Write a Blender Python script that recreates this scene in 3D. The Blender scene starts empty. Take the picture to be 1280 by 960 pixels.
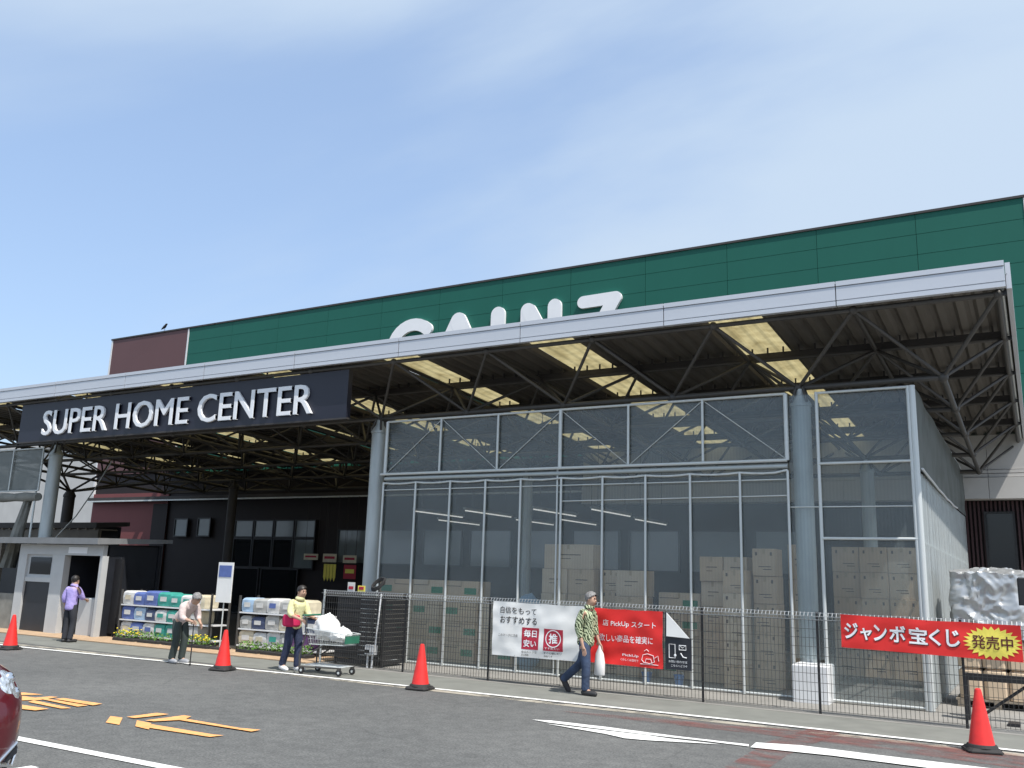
import bpy, bmesh, math, random
from mathutils import Vector, Matrix, noise
random.seed(7)
sc = bpy.context.scene
C = sc.collection
R = math.radians

# ------------------------------------------------------------------ camera
# axes of the place as seen by the lens (facade = X, into the building = Y, up = Z)
MX = (0.8663906, -0.07784322, -0.49326237)
MY = (0.49839168, 0.19649582, 0.84439039)
MZ = (0.03119393, -0.97740975, 0.20903854)
FPX, EYE = 1121.58, 1.85
cam_d = bpy.data.cameras.new('camera')
cam_d.sensor_width = 36.0
cam_d.lens = FPX / 1280 * 36
cam_d.clip_start, cam_d.clip_end = 0.1, 6000
cam = bpy.data.objects.new('camera', cam_d)
C.objects.link(cam)
cam.matrix_world = Matrix(((MX[0], -MX[1], -MX[2], 0), (MY[0], -MY[1], -MY[2], 0), (MZ[0], -MZ[1], -MZ[2], EYE), (0, 0, 0, 1)))
sc.camera = cam

def ray(px, py):
    v = (px - 640, py - 480, FPX)
    return Vector((sum(a*b for a, b in zip(MX, v)), sum(a*b for a, b in zip(MY, v)), sum(a*b for a, b in zip(MZ, v))))
def on_y(px, py, Y):
    r = ray(px, py); r *= Y / r.y; return r + Vector((0, 0, EYE))
def on_z(px, py, Z=0.0):
    r = ray(px, py); r *= (Z - EYE) / r.z; return r + Vector((0, 0, EYE))

# ------------------------------------------------------------------ sky, sun, exposure
SUN = Vector((0.52, -0.23, 1.0)).normalized()
w = bpy.data.worlds.new('World'); sc.world = w; w.use_nodes = True
nt = w.node_tree; nt.nodes.clear()
out = nt.nodes.new('ShaderNodeOutputWorld'); bg = nt.nodes.new('ShaderNodeBackground')
sky = nt.nodes.new('ShaderNodeTexSky'); sky.sky_type = 'NISHITA'; sky.sun_disc = False
sky.sun_elevation = math.asin(SUN.z); sky.sun_rotation = math.atan2(SUN.x, SUN.y)
sky.air_density = 1.0; sky.dust_density = 3.0; sky.ozone_density = 1.6
tc = nt.nodes.new('ShaderNodeTexCoord')
# cirrus drawn out along one direction of the sky
ca = (ray(1000, 60).normalized()-ray(60, 330).normalized()).normalized(); cc = ray(520, 200).normalized(); cc = (cc-ca*cc.dot(ca)).normalized(); cb = ca.cross(cc)
comb = nt.nodes.new('ShaderNodeCombineXYZ')
SKO = (12.73, 19.24, 1.57)
for i_, (ax_, sc_) in enumerate(((ca, 0.55), (cb, 1.7), (cc, 0.8))):
    dn = nt.nodes.new('ShaderNodeVectorMath'); dn.operation = 'DOT_PRODUCT'; dn.inputs[1].default_value = ax_*sc_; nt.links.new(tc.outputs['Generated'], dn.inputs[0])
    an = nt.nodes.new('ShaderNodeMath'); an.inputs[1].default_value = SKO[i_]; nt.links.new(dn.outputs['Value'], an.inputs[0]); nt.links.new(an.outputs[0], comb.inputs[i_])
nz = nt.nodes.new('ShaderNodeTexNoise'); nz.inputs['Scale'].default_value = 1.15; nz.inputs['Detail'].default_value = 7; nz.inputs['Roughness'].default_value = 0.5; nz.inputs['Distortion'].default_value = 0.35
cr = nt.nodes.new('ShaderNodeValToRGB'); cr.color_ramp.interpolation = 'EASE'; cr.color_ramp.elements[0].position = 0.36; cr.color_ramp.elements[1].position = 0.58
cr.color_ramp.elements[0].color = (0.10, 0.10, 0.10, 1); cr.color_ramp.elements[1].color = (0.92, 0.92, 0.92, 1)
mx = nt.nodes.new('ShaderNodeMix'); mx.data_type = 'RGBA'
mx.inputs[7].default_value = (3.7, 4.5, 5.5, 1)
L = nt.links.new
L(comb.outputs['Vector'], nz.inputs['Vector']); L(nz.outputs['Fac'], cr.inputs['Fac'])
L(cr.outputs['Color'], mx.inputs[0]); veil = nt.nodes.new('ShaderNodeMix'); veil.data_type = 'RGBA'; veil.blend_type = 'ADD'; veil.inputs[0].default_value = 1.0; veil.inputs[7].default_value = (0.85, 1.25, 1.90, 1)   # thin high haze over the whole sky
L(sky.outputs['Color'], veil.inputs[6]); L(veil.outputs[2], mx.inputs[6]); L(mx.outputs[2], bg.inputs['Color']); L(bg.outputs['Background'], out.inputs['Surface'])
bg.inputs['Strength'].default_value = 0.14
sd = bpy.data.lights.new('sun', 'SUN'); sd.energy = 4.6; sd.angle = R(0.5); sd.color = (1.0, 0.955, 0.89)
so = bpy.data.objects.new('sun', sd); C.objects.link(so)
so.rotation_euler = SUN.to_track_quat('Z', 'Y').to_euler(); so.location = (10, -5, 30)
vs = sc.view_settings; vs.view_transform = 'Standard'; vs.look = 'None'; vs.gamma = 1.0; vs.use_curve_mapping = False; vs.exposure = 0.25
sc.render.engine = 'CYCLES'
cy = sc.cycles; cy.use_denoising = True; cy.max_bounces = 8; cy.diffuse_bounces = 4; cy.glossy_bounces = 3; cy.transmission_bounces = 4; cy.transparent_max_bounces = 20
cy.caustics_reflective = False; cy.caustics_refractive = False; cy.sample_clamp_indirect = 6

# ------------------------------------------------------------------ materials
MATS = {}
def mat(name, col, rough=0.6, metal=0.0, var=0.12, scale=3.0, bump=0.0, bscale=40.0, spec=0.5, stretch=None, emit=None, coat=0.0, detail=5):
    if name in MATS: return MATS[name]
    m = bpy.data.materials.new(name); m.use_nodes = True; n = m.node_tree; b = n.nodes['Principled BSDF']
    b.inputs['Roughness'].default_value = rough; b.inputs['Metallic'].default_value = metal; b.inputs['Specular IOR Level'].default_value = spec
    b.inputs['Coat Weight'].default_value = coat
    t = n.nodes.new('ShaderNodeTexCoord'); src = t.outputs['Object']
    if stretch:
        q = n.nodes.new('ShaderNodeMapping'); q.inputs['Scale'].default_value = stretch; n.links.new(src, q.inputs['Vector']); src = q.outputs['Vector']
    z = n.nodes.new('ShaderNodeTexNoise'); z.inputs['Scale'].default_value = scale; z.inputs['Detail'].default_value = detail; n.links.new(src, z.inputs['Vector'])
    r = n.nodes.new('ShaderNodeValToRGB'); r.color_ramp.elements[0].position = 0.28; r.color_ramp.elements[1].position = 0.72
    r.color_ramp.elements[0].color = (*[c*(1-var) for c in col], 1); r.color_ramp.elements[1].color = (*[min(1, c*(1+var)) for c in col], 1)
    n.links.new(z.outputs['Fac'], r.inputs['Fac']); n.links.new(r.outputs['Color'], b.inputs['Base Color'])
    if bump:
        z2 = n.nodes.new('ShaderNodeTexNoise'); z2.inputs['Scale'].default_value = bscale; z2.inputs['Detail'].default_value = 3; n.links.new(src, z2.inputs['Vector'])
        bp = n.nodes.new('ShaderNodeBump'); bp.inputs['Strength'].default_value = bump; bp.inputs['Distance'].default_value = 0.02
        n.links.new(z2.outputs['Fac'], bp.inputs['Height']); n.links.new(bp.outputs['Normal'], b.inputs['Normal'])
    if emit:
        b.inputs['Emission Color'].default_value = (*col, 1); b.inputs['Emission Strength'].default_value = emit
    MATS[name] = m; return m

def film_mat(name, alpha, col, transl=0.5, gloss=0.06):
    m = bpy.data.materials.new(name); m.use_nodes = True; n = m.node_tree; n.nodes.clear()
    o = n.nodes.new('ShaderNodeOutputMaterial'); tr = n.nodes.new('ShaderNodeBsdfTransparent'); tr.inputs['Color'].default_value = (0.93, 0.96, 0.97, 1)
    d = n.nodes.new('ShaderNodeBsdfDiffuse'); d.inputs['Color'].default_value = (*col, 1)
    l = n.nodes.new('ShaderNodeBsdfTranslucent'); l.inputs['Color'].default_value = (*col, 1)
    g = n.nodes.new('ShaderNodeBsdfGlossy'); g.inputs['Roughness'].default_value = 0.18; g.inputs['Color'].default_value = (1, 1, 1, 1)
    t = n.nodes.new('ShaderNodeTexCoord'); z = n.nodes.new('ShaderNodeTexNoise'); z.inputs['Scale'].default_value = 1.4; z.inputs['Detail'].default_value = 5
    wv = n.nodes.new('ShaderNodeTexWave'); wv.bands_direction = 'X'; wv.inputs['Scale'].default_value = 5.5; wv.inputs['Distortion'].default_value = 0.25
    n.links.new(t.outputs['Object'], z.inputs['Vector']); n.links.new(t.outputs['Object'], wv.inputs['Vector'])
    ad = n.nodes.new('ShaderNodeMath'); ad.operation = 'MULTIPLY_ADD'; ad.inputs[1].default_value = 0.06
    mr = n.nodes.new('ShaderNodeMapRange'); mr.inputs['From Min'].default_value = 0.3; mr.inputs['From Max'].default_value = 0.75; mr.inputs['To Min'].default_value = alpha*0.75; mr.inputs['To Max'].default_value = alpha*1.25
    oi = n.nodes.new('ShaderNodeObjectInfo'); pv_ = n.nodes.new('ShaderNodeMath'); pv_.operation = 'MULTIPLY_ADD'; pv_.inputs[1].default_value = alpha*.35
    n.links.new(oi.outputs['Random'], pv_.inputs[0]); n.links.new(mr.outputs['Result'], pv_.inputs[2])      # no two sheets are equally dusty
    n.links.new(z.outputs['Fac'], mr.inputs['Value']); n.links.new(wv.outputs['Fac'], ad.inputs[0]); n.links.new(pv_.outputs[0], ad.inputs[2])
    m1 = n.nodes.new('ShaderNodeMixShader'); m1.inputs[0].default_value = transl; n.links.new(d.outputs[0], m1.inputs[1]); n.links.new(l.outputs[0], m1.inputs[2])
    m2 = n.nodes.new('ShaderNodeMixShader'); n.links.new(ad.outputs[0], m2.inputs[0]); n.links.new(tr.outputs[0], m2.inputs[1]); n.links.new(m1.outputs[0], m2.inputs[2])
    m3 = n.nodes.new('ShaderNodeMixShader'); m3.inputs[0].default_value = gloss; n.links.new(m2.outputs[0], m3.inputs[1]); n.links.new(g.outputs[0], m3.inputs[2])
    n.links.new(m3.outputs[0], o.inputs['Surface']); MATS[name] = m; return m

def worn_mat(name, col, lo, hi, scale, rough=0.8, stretch=None):
    """paint or dirt that covers only part of a sheet, with ragged holes"""
    m = mat(name, col, rough, var=0.15, scale=6); n = m.node_tree; b = n.nodes['Principled BSDF']
    t = n.nodes.new('ShaderNodeTexCoord'); q = n.nodes.new('ShaderNodeMapping'); q.inputs['Scale'].default_value = stretch or (1, 1, 1)
    z = n.nodes.new('ShaderNodeTexNoise'); z.inputs['Scale'].default_value = scale; z.inputs['Detail'].default_value = 9; z.inputs['Roughness'].default_value = 0.7
    r = n.nodes.new('ShaderNodeMapRange'); r.inputs['From Min'].default_value = lo; r.inputs['From Max'].default_value = hi
    n.links.new(t.outputs['Object'], q.inputs['Vector']); n.links.new(q.outputs['Vector'], z.inputs['Vector']); n.links.new(z.outputs['Fac'], r.inputs['Value']); n.links.new(r.outputs['Result'], b.inputs['Alpha'])
    return m

def asphalt_mat():
    m = bpy.data.materials.new('asphalt'); m.use_nodes = True; n = m.node_tree; b = n.nodes['Principled BSDF']; b.inputs['Roughness'].default_value = 0.88
    b.inputs['Specular IOR Level'].default_value = 0.3
    t = n.nodes.new('ShaderNodeTexCoord')
    def nz(s, d, ro=0.6):
        z = n.nodes.new('ShaderNodeTexNoise'); z.inputs['Scale'].default_value = s; z.inputs['Detail'].default_value = d; z.inputs['Roughness'].default_value = ro; n.links.new(t.outputs['Object'], z.inputs['Vector']); return z
    big, mid, fine = nz(0.35, 6), nz(5, 5, 0.7), nz(38, 3, 0.85)
    r1 = n.nodes.new('ShaderNodeValToRGB'); r1.color_ramp.elements[0].position = 0.3; r1.color_ramp.elements[1].position = 0.7
    r1.color_ramp.elements[0].color = (0.100, 0.102, 0.101, 1); r1.color_ramp.elements[1].color = (0.148, 0.149, 0.145, 1)
    n.links.new(big.outputs['Fac'], r1.inputs['Fac'])
    r2 = n.nodes.new('ShaderNodeValToRGB'); r2.color_ramp.elements[0].position = 0.32; r2.color_ramp.elements[1].position = 0.7
    r2.color_ramp.elements[0].color = (0.50, 0.50, 0.51, 1); r2.color_ramp.elements[1].color = (1.52, 1.52, 1.50, 1)
    n.links.new(fine.outputs['Fac'], r2.inputs['Fac'])
    r3 = n.nodes.new('ShaderNodeValToRGB'); r3.color_ramp.elements[0].position = 0.35; r3.color_ramp.elements[1].position = 0.65
    r3.color_ramp.elements[0].color = (0.84, 0.84, 0.84, 1); r3.color_ramp.elements[1].color = (1.14, 1.14, 1.13, 1); n.links.new(mid.outputs['Fac'], r3.inputs['Fac'])
    # thin cracks: edges of a stretched cell pattern, kept only where a second pattern lets them show
    vo = n.nodes.new('ShaderNodeTexVoronoi'); vo.feature = 'DISTANCE_TO_EDGE'; vo.inputs['Scale'].default_value = 0.30
    wq = n.nodes.new('ShaderNodeMix'); wq.data_type = 'RGBA'; wq.inputs[0].default_value = 0.35; n.links.new(t.outputs['Object'], wq.inputs[6])
    zw = nz(0.9, 5); n.links.new(zw.outputs['Color'], wq.inputs[7]); n.links.new(wq.outputs[2], vo.inputs['Vector'])
    ck = n.nodes.new('ShaderNodeMapRange'); ck.inputs['From Min'].default_value = 0.0; ck.inputs['From Max'].default_value = 0.004; ck.inputs['To Min'].default_value = 0.82; ck.inputs['To Max'].default_value = 1.0
    n.links.new(vo.outputs['Distance'], ck.inputs['Value'])
    p = r1.outputs['Color']
    for q in (r2.outputs['Color'], r3.outputs['Color'], ck.outputs['Result']):
        k = n.nodes.new('ShaderNodeMix'); k.data_type = 'RGBA'; k.blend_type = 'MULTIPLY'; k.inputs[0].default_value = 1.0
        n.links.new(p, k.inputs[6]); n.links.new(q, k.inputs[7]); p = k.outputs[2]
    n.links.new(p, b.inputs['Base Color'])
    bp = n.nodes.new('ShaderNodeBump'); bp.inputs['Strength'].default_value = 0.5; bp.inputs['Distance'].default_value = 0.008
    n.links.new(fine.outputs['Fac'], bp.inputs['Height']); n.links.new(bp.outputs['Normal'], b.inputs['Normal'])
    MATS['asphalt'] = m; return m

M_asph = asphalt_mat()
M_walk = mat('walk_concrete', (0.185, 0.188, 0.168), 0.9, var=0.14, scale=2.2, bump=0.35, bscale=90, detail=9)
M_floor = mat('floor_concrete', (0.26, 0.25, 0.23), 0.85, var=0.15, scale=1.2, bump=0.2, bscale=50, detail=8)
M_tan = mat('tan_paving', (0.46, 0.32, 0.20), 0.85, var=0.12, scale=4, bump=0.2)
M_white = worn_mat('white_road_paint', (0.78, 0.78, 0.75), 0.28, 0.36, 14, 0.7)
M_orange = worn_mat('orange_road_paint', (0.80, 0.385, 0.14), 0.30, 0.37, 12, 0.7)
M_redp = worn_mat('faded_red_paint', (0.25, 0.085, 0.072), 0.40, 0.80, 2.6, 0.85, (0.6, 1.4, 1))
M_gut = worn_mat('gutter_concrete', (0.36, 0.33, 0.27), 0.42, 0.52, 0.9, 0.9)
M_green = mat('green_cladding', (0.014, 0.118, 0.088), 0.55, var=0.12, scale=0.4, spec=0.25, stretch=(1, 1, .25), detail=8)
M_brown = mat('brown_cladding', (0.125, 0.060, 0.062), 0.6, var=0.05, scale=0.5)
M_maroon = mat('maroon_wall', (0.20, 0.060, 0.060), 0.7, var=0.06, scale=0.6)
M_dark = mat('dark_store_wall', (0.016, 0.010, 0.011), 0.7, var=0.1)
M_trim = mat('white_trim', (0.72, 0.73, 0.74), 0.45, var=0.05, scale=2)
M_eave = mat('eave_panel', (0.52, 0.51, 0.49), 0.6, var=0.06, scale=1.0)
M_fascia = mat('silver_fascia', (0.60, 0.62, 0.66), 0.42, 0.25, var=0.05, scale=0.8, stretch=(0.4, 1, 3))
M_deck = mat('roof_deck', (0.135, 0.122, 0.105), 0.6, 0.1, var=0.18, scale=1.5, stretch=(3, .5, 1))
M_steel = mat('painted_steel', (0.085, 0.080, 0.074), 0.55, 0.3, var=0.2, scale=2)
M_steel2 = mat('dark_steel', (0.055, 0.05, 0.048), 0.6, 0.2, var=0.2, scale=2)
M_galv = mat('galvanised_pipe', (0.64, 0.67, 0.66), 0.42, 0.3, var=0.14, scale=6)
M_galv2 = mat('galvanised_column', (0.46, 0.50, 0.50), 0.48, 0.35, var=0.16, scale=2.2, stretch=(2, 2, .5))
M_black = mat('black_steel', (0.018, 0.018, 0.02), 0.45, 0.0, var=0.15)
M_wire = mat('fence_wire', (0.075, 0.073, 0.068), 0.5, 0.2, var=0.2)
M_wiretop = mat('fence_wire_light', (0.45, 0.46, 0.46), 0.4, 0.4, var=0.1)
M_navy = mat('navy_board', (0.014, 0.016, 0.030), 0.45, var=0.08, scale=0.7)
M_letter = mat('white_letter', (0.84, 0.85, 0.87), 0.4, var=0.03)
M_glass = mat('dark_window_glass', (0.012, 0.015, 0.018), 0.04, var=0.05, spec=0.5)
M_glassl = mat('pale_window_glass', (0.16, 0.19, 0.20), 0.12, var=0.2, scale=0.7, spec=0.8)
M_card = mat('cardboard', (0.58, 0.43, 0.285), 0.85, var=0.10, scale=2.5, bump=0.08)
M_card2 = mat('pale_cardboard', (0.64, 0.50, 0.355), 0.85, var=0.10, scale=2.5, bump=0.08)
M_tape = mat('packing_tape', (0.45, 0.34, 0.21), 0.35, var=0.05)
M_print = mat('dark_print', (0.10, 0.07, 0.05), 0.8, var=0.1)
M_greenp = mat('green_print', (0.02, 0.22, 0.10), 0.6, var=0.1)
M_cone = mat('cone_red', (0.72, 0.030, 0.025), 0.42, var=0.14, scale=9, detail=9)
M_rubber = mat('black_rubber', (0.025, 0.024, 0.024), 0.8, var=0.2)
M_tarp = mat('silver_tarp', (0.50, 0.51, 0.51), 0.30, 0.5, var=0.08, scale=5)
M_wood = mat('grey_wood', (0.26, 0.22, 0.17), 0.85, var=0.3, scale=2, stretch=(8, 1, 8))
M_canvas = mat('grey_canvas', (0.22, 0.22, 0.20), 0.85, var=0.2, scale=4)
M_redb = mat('red_banner', (0.72, 0.025, 0.022), 0.55, var=0.05, scale=3)
M_whiteb = mat('white_banner', (0.80, 0.80, 0.78), 0.55, var=0.04, scale=3)
M_blackb = mat('black_banner', (0.020, 0.022, 0.030), 0.5, var=0.1)
M_crim = mat('crimson_print', (0.42, 0.02, 0.045), 0.55, var=0.05)
M_yellow = mat('yellow_print', (0.86, 0.74, 0.12), 0.55, var=0.05)
M_ink = mat('ink', (0.03, 0.028, 0.028), 0.6, var=0.05)
M_film = film_mat('clear_sheeting', 0.215, (0.38, 0.46, 0.48), 0.35, 0.05)
M_film2 = film_mat('ribbed_clear_sheeting', 0.50, (0.62, 0.66, 0.66), 0.5, 0.06)
M_film3 = film_mat('cloudy_sheeting', 0.86, (0.24, 0.26, 0.25), 0.40, 0.05)
def skylight_mat():
    m = bpy.data.materials.new('yellowed_skylight'); m.use_nodes = True; n = m.node_tree; n.nodes.clear()
    o = n.nodes.new('ShaderNodeOutputMaterial'); l = n.nodes.new('ShaderNodeBsdfTranslucent'); d = n.nodes.new('ShaderNodeBsdfDiffuse')
    t = n.nodes.new('ShaderNodeTexCoord'); z = n.nodes.new('ShaderNodeTexNoise'); z.inputs['Scale'].default_value = 2.6; z.inputs['Detail'].default_value = 9
    r = n.nodes.new('ShaderNodeValToRGB'); r.color_ramp.elements[0].position = 0.32; r.color_ramp.elements[1].position = 0.62
    r.color_ramp.elements[0].color = (0.235, 0.19, 0.09, 1); r.color_ramp.elements[1].color = (0.40, 0.34, 0.18, 1)
    n.links.new(t.outputs['Object'], z.inputs['Vector']); n.links.new(z.outputs['Fac'], r.inputs['Fac']); n.links.new(r.outputs['Color'], l.inputs['Color'])
    d.inputs['Color'].default_value = (0.55, 0.48, 0.3, 1)
    m1 = n.nodes.new('ShaderNodeMixShader'); m1.inputs[0].default_value = 0.25; n.links.new(l.outputs[0], m1.inputs[1]); n.links.new(d.outputs[0], m1.inputs[2]); n.links.new(m1.outputs[0], o.inputs['Surface'])
    return m
M_sky = skylight_mat()

# ------------------------------------------------------------------ building blocks
OFF = {}
def tag(o, label=None, cat=None, group=None, kind=None):
    if label: o['label'] = label
    if cat: o['category'] = cat
    if group: o['group'] = group
    if kind: o['kind'] = kind
    return o
def thing(name, label, cat, loc=(0, 0, 0), group=None, local=False):
    o = bpy.data.objects.new(name, None); o.empty_display_size = 0.2; C.objects.link(o)
    o.location = loc; OFF[o] = Vector((0, 0, 0)) if local else Vector(loc)
    return tag(o, label, cat, group)

class MB:
    def __init__(s): s.v = []; s.f = []
    def add(s, vs, fs):
        k = len(s.v); s.v += [tuple(v) for v in vs]; s.f += [tuple(i+k for i in f) for f in fs]; return s
    def box(s, a, b):
        (x0, y0, z0), (x1, y1, z1) = a, b
        return s.add([(x0,y0,z0),(x1,y0,z0),(x1,y1,z0),(x0,y1,z0),(x0,y0,z1),(x1,y0,z1),(x1,y1,z1),(x0,y1,z1)],
                     [(0,3,2,1),(4,5,6,7),(0,1,5,4),(1,2,6,5),(2,3,7,6),(3,0,4,7)])
    def cham(s, a, b, c):
        """box with chamfered vertical and top edges"""
        (x0, y0, z0), (x1, y1, z1) = a, b
        def ring(x0, y0, x1, y1, z): return [(x0+c,y0,z),(x1-c,y0,z),(x1,y0+c,z),(x1,y1-c,z),(x1-c,y1,z),(x0+c,y1,z),(x0,y1-c,z),(x0,y0+c,z)]
        return s.loft([ring(x0,y0,x1,y1,z0), ring(x0,y0,x1,y1,z1-c), ring(x0+c,y0+c,x1-c,y1-c,z1)])
    def loft(s, rings, cap=True, closed=True):
        n = len(rings[0]); vs = [p for r in rings for p in r]; fs = []
        m = n if closed else n-1
        for i in range(len(rings)-1):
            for j in range(m): fs.append((i*n+j, i*n+(j+1) % n, (i+1)*n+(j+1) % n, (i+1)*n+j))
        if cap: fs += [tuple(range(n-1, -1, -1)), tuple(range((len(rings)-1)*n, len(rings)*n))]
        return s.add(vs, fs)
    def tube(s, p, q, r, n=8, r2=None):
        p, q = Vector(p), Vector(q); d = (q-p).normalized(); a = d.orthogonal().normalized(); b = d.cross(a); r2 = r if r2 is None else r2
        cs = [(math.cos(2*math.pi*i/n), math.sin(2*math.pi*i/n)) for i in range(n)]
        return s.loft([[p+(a*c+b*t)*r for c, t in cs], [q+(a*c+b*t)*r2 for c, t in cs]])
    def path(s, pts, r, n=8, closed=False):
        pts = [Vector(p) for p in pts]; rings = []; a = None
        for i, p in enumerate(pts):
            d = (pts[(i+1) % len(pts) if closed else min(i+1, len(pts)-1)] - pts[i-1 if closed else max(i-1, 0)]).normalized()
            a = d.orthogonal().normalized() if a is None else (a - d*a.dot(d)).normalized(); b = d.cross(a)
            rr = r[i] if isinstance(r, (list, tuple)) else r
            rings.append([p+(a*math.cos(2*math.pi*k/n)+b*math.sin(2*math.pi*k/n))*rr for k in range(n)])
        if closed: rings.append(rings[0])
        return s.loft(rings, cap=not closed)
    def lathe(s, prof, n=24, c=(0, 0, 0)):
        return s.loft([[(c[0]+r*math.cos(2*math.pi*k/n), c[1]+r*math.sin(2*math.pi*k/n), c[2]+z) for k in range(n)] for r, z in prof])
    def prism_y(s, poly, y0, y1):
        """polygon in XZ (counter-clockwise seen from -Y) pushed from y0 back to y1"""
        n = len(poly); vs = [(x, y0, z) for x, z in poly] + [(x, y1, z) for x, z in poly]
        return s.add(vs, [tuple(range(n)), tuple(range(2*n-1, n-1, -1))] + [(i, i+n, (i+1) % n+n, (i+1) % n) for i in range(n)])
    def prism_x(s, poly, x0, x1):
        """polygon in YZ pushed along X"""
        n = len(poly); vs = [(x0, y, z) for y, z in poly] + [(x1, y, z) for y, z in poly]
        return s.add(vs, [tuple(range(n-1, -1, -1)), tuple(range(n, 2*n))] + [(i, (i+1) % n, (i+1) % n+n, i+n) for i in range(n)])
    def sheet(s, fn, nu, nv):
        vs = [fn(i/nu, j/nv) for j in range(nv+1) for i in range(nu+1)]
        return s.add(vs, [(j*(nu+1)+i, j*(nu+1)+i+1, (j+1)*(nu+1)+i+1, (j+1)*(nu+1)+i) for j in range(nv) for i in range(nu)])
    def ball(s, c, rx, ry=None, rz=None, nu=16, nv=10, fn=None):
        ry = rx if ry is None else ry; rz = rx if rz is None else rz; rings = []
        for j in range(nv+1):
            t = math.pi*j/nv; t = min(max(t, 0.02), math.pi-0.02)
            ring = []
            for i in range(nu):
                u = 2*math.pi*i/nu; p = Vector((math.sin(t)*math.cos(u), math.sin(t)*math.sin(u), -math.cos(t)))
                k = fn(p) if fn else 1.0
                ring.append((c[0]+p.x*rx*k, c[1]+p.y*ry*k, c[2]+p.z*rz*k))
            rings.append(ring)
        return s.loft(rings)
    def build(s, name, m, parent=None, smooth=False, kind=None, label=None, flip=True):
        xs = [v[0] for v in s.v]; ys = [v[1] for v in s.v]; zs = [v[2] for v in s.v]
        c = Vector(((min(xs)+max(xs))/2, (min(ys)+max(ys))/2, min(zs) if parent is None else (min(zs)+max(zs))/2))
        me = bpy.data.meshes.new(name); me.from_pydata([Vector(v)-c for v in s.v], [], s.f)
        if flip:
            bm = bmesh.new(); bm.from_mesh(me); bmesh.ops.recalc_face_normals(bm, faces=bm.faces); bm.to_mesh(me); bm.free()
        if smooth:
            me.shade_smooth()
            try: me.set_sharp_from_angle(angle=R(35))
            except Exception: pass
        me.materials.append(m)
        o = bpy.data.objects.new(name, me); C.objects.link(o); o.parent = parent
        o.location = c - (OFF[parent] if parent else Vector((0, 0, 0))); OFF[o] = c
        return tag(o, label, kind=kind)

BAR = {}
def bar(name, p, q, r, m, parent, n=8):
    """a round member between two points; alike members share one mesh"""
    key = (m.name, n)
    if key not in BAR:
        b = MB().tube((0, 0, -.5), (0, 0, .5), 1, n); me = bpy.data.meshes.new('round_bar'); me.from_pydata([Vector(v) for v in b.v], [], b.f); me.shade_smooth()
        try: me.set_sharp_from_angle(angle=R(50))
        except Exception: pass
        me.materials.append(m); BAR[key] = me
    p, q = Vector(p), Vector(q); d = q-p
    o = bpy.data.objects.new(name, BAR[key]); C.objects.link(o); o.parent = parent
    c = (p+q)/2; o.location = c - OFF[parent]; OFF[o] = c
    o.rotation_mode = 'QUATERNION'; o.rotation_quaternion = d.to_track_quat('Z', 'Y'); o.scale = (r, r, d.length)
    return o
BLK = {}
def block(name, a, b, m, parent, cham=0.0):
    """a square-edged piece; alike pieces share one mesh"""
    size = tuple(round(b[i]-a[i], 4) for i in range(3)); key = (size, m.name, cham)
    c = Vector([(a[i]+b[i])/2 for i in range(3)])
    if key not in BLK:
        h = [t/2 for t in size]; mb = MB()
        (mb.cham((-h[0], -h[1], -h[2]), (h[0], h[1], h[2]), cham) if cham else mb.box((-h[0], -h[1], -h[2]), (h[0], h[1], h[2])))
        me = bpy.data.meshes.new(name); me.from_pydata(mb.v, [], mb.f); bm = bmesh.new(); bm.from_mesh(me); bmesh.ops.recalc_face_normals(bm, faces=bm.faces); bm.to_mesh(me); bm.free(); me.materials.append(m); BLK[key] = me
    o = bpy.data.objects.new(name, BLK[key]); C.objects.link(o); o.parent = parent; o.location = c-(OFF[parent] if parent else Vector((0, 0, 0))); OFF[o] = c
    return o
def copy_tree(o, parent=None):
    c = o.copy(); C.objects.link(c); c.parent = parent
    for ch in list(o.children): copy_tree(ch, c)
    return c

def text_geo(s, bold=0.0, extrude=0.0):
    cu = bpy.data.curves.new('lettering', 'FONT'); cu.body = s; cu.size = 1.0; cu.offset = bold; cu.extrude = extrude; cu.resolution_u = 3
    ob = bpy.data.objects.new('lettering', cu); me = bpy.data.meshes.new_from_object(ob)
    vs = [v.co.copy() for v in me.vertices]; fs = [tuple(p.vertices) for p in me.polygons]
    bpy.data.objects.remove(ob); bpy.data.meshes.remove(me); bpy.data.curves.remove(cu)
    return vs, fs
def text(s, x0, x1, z0, z1, fy, m, parent, name='lettering', bold=0.0, depth=0.0, fx=None, lead=None):
    """lettering fitted into a rectangle of a wall-parallel surface; fy(x, z) is the depth of that surface"""
    vs, fs = text_geo(s, bold, 0.5 if depth else 0.0)
    if not vs: return None
    a0, a1 = min(v.x for v in vs), max(v.x for v in vs); b0, b1 = min(v.y for v in vs), max(v.y for v in vs)
    mb = MB(); pts = []
    for v in vs:
        x = x0+(v.x-a0)/(a1-a0)*(x1-x0); z = z0+(v.y-b0)/max(b1-b0, 1e-6)*(z1-z0)
        if fx: x, z = fx(x, z)
        pts.append((x, fy(x, z)-(v.z+0.5)*depth if depth else fy(x, z), z))
    mb.add(pts, fs)
    return mb.build(name, m, parent, flip=bool(depth))

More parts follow.
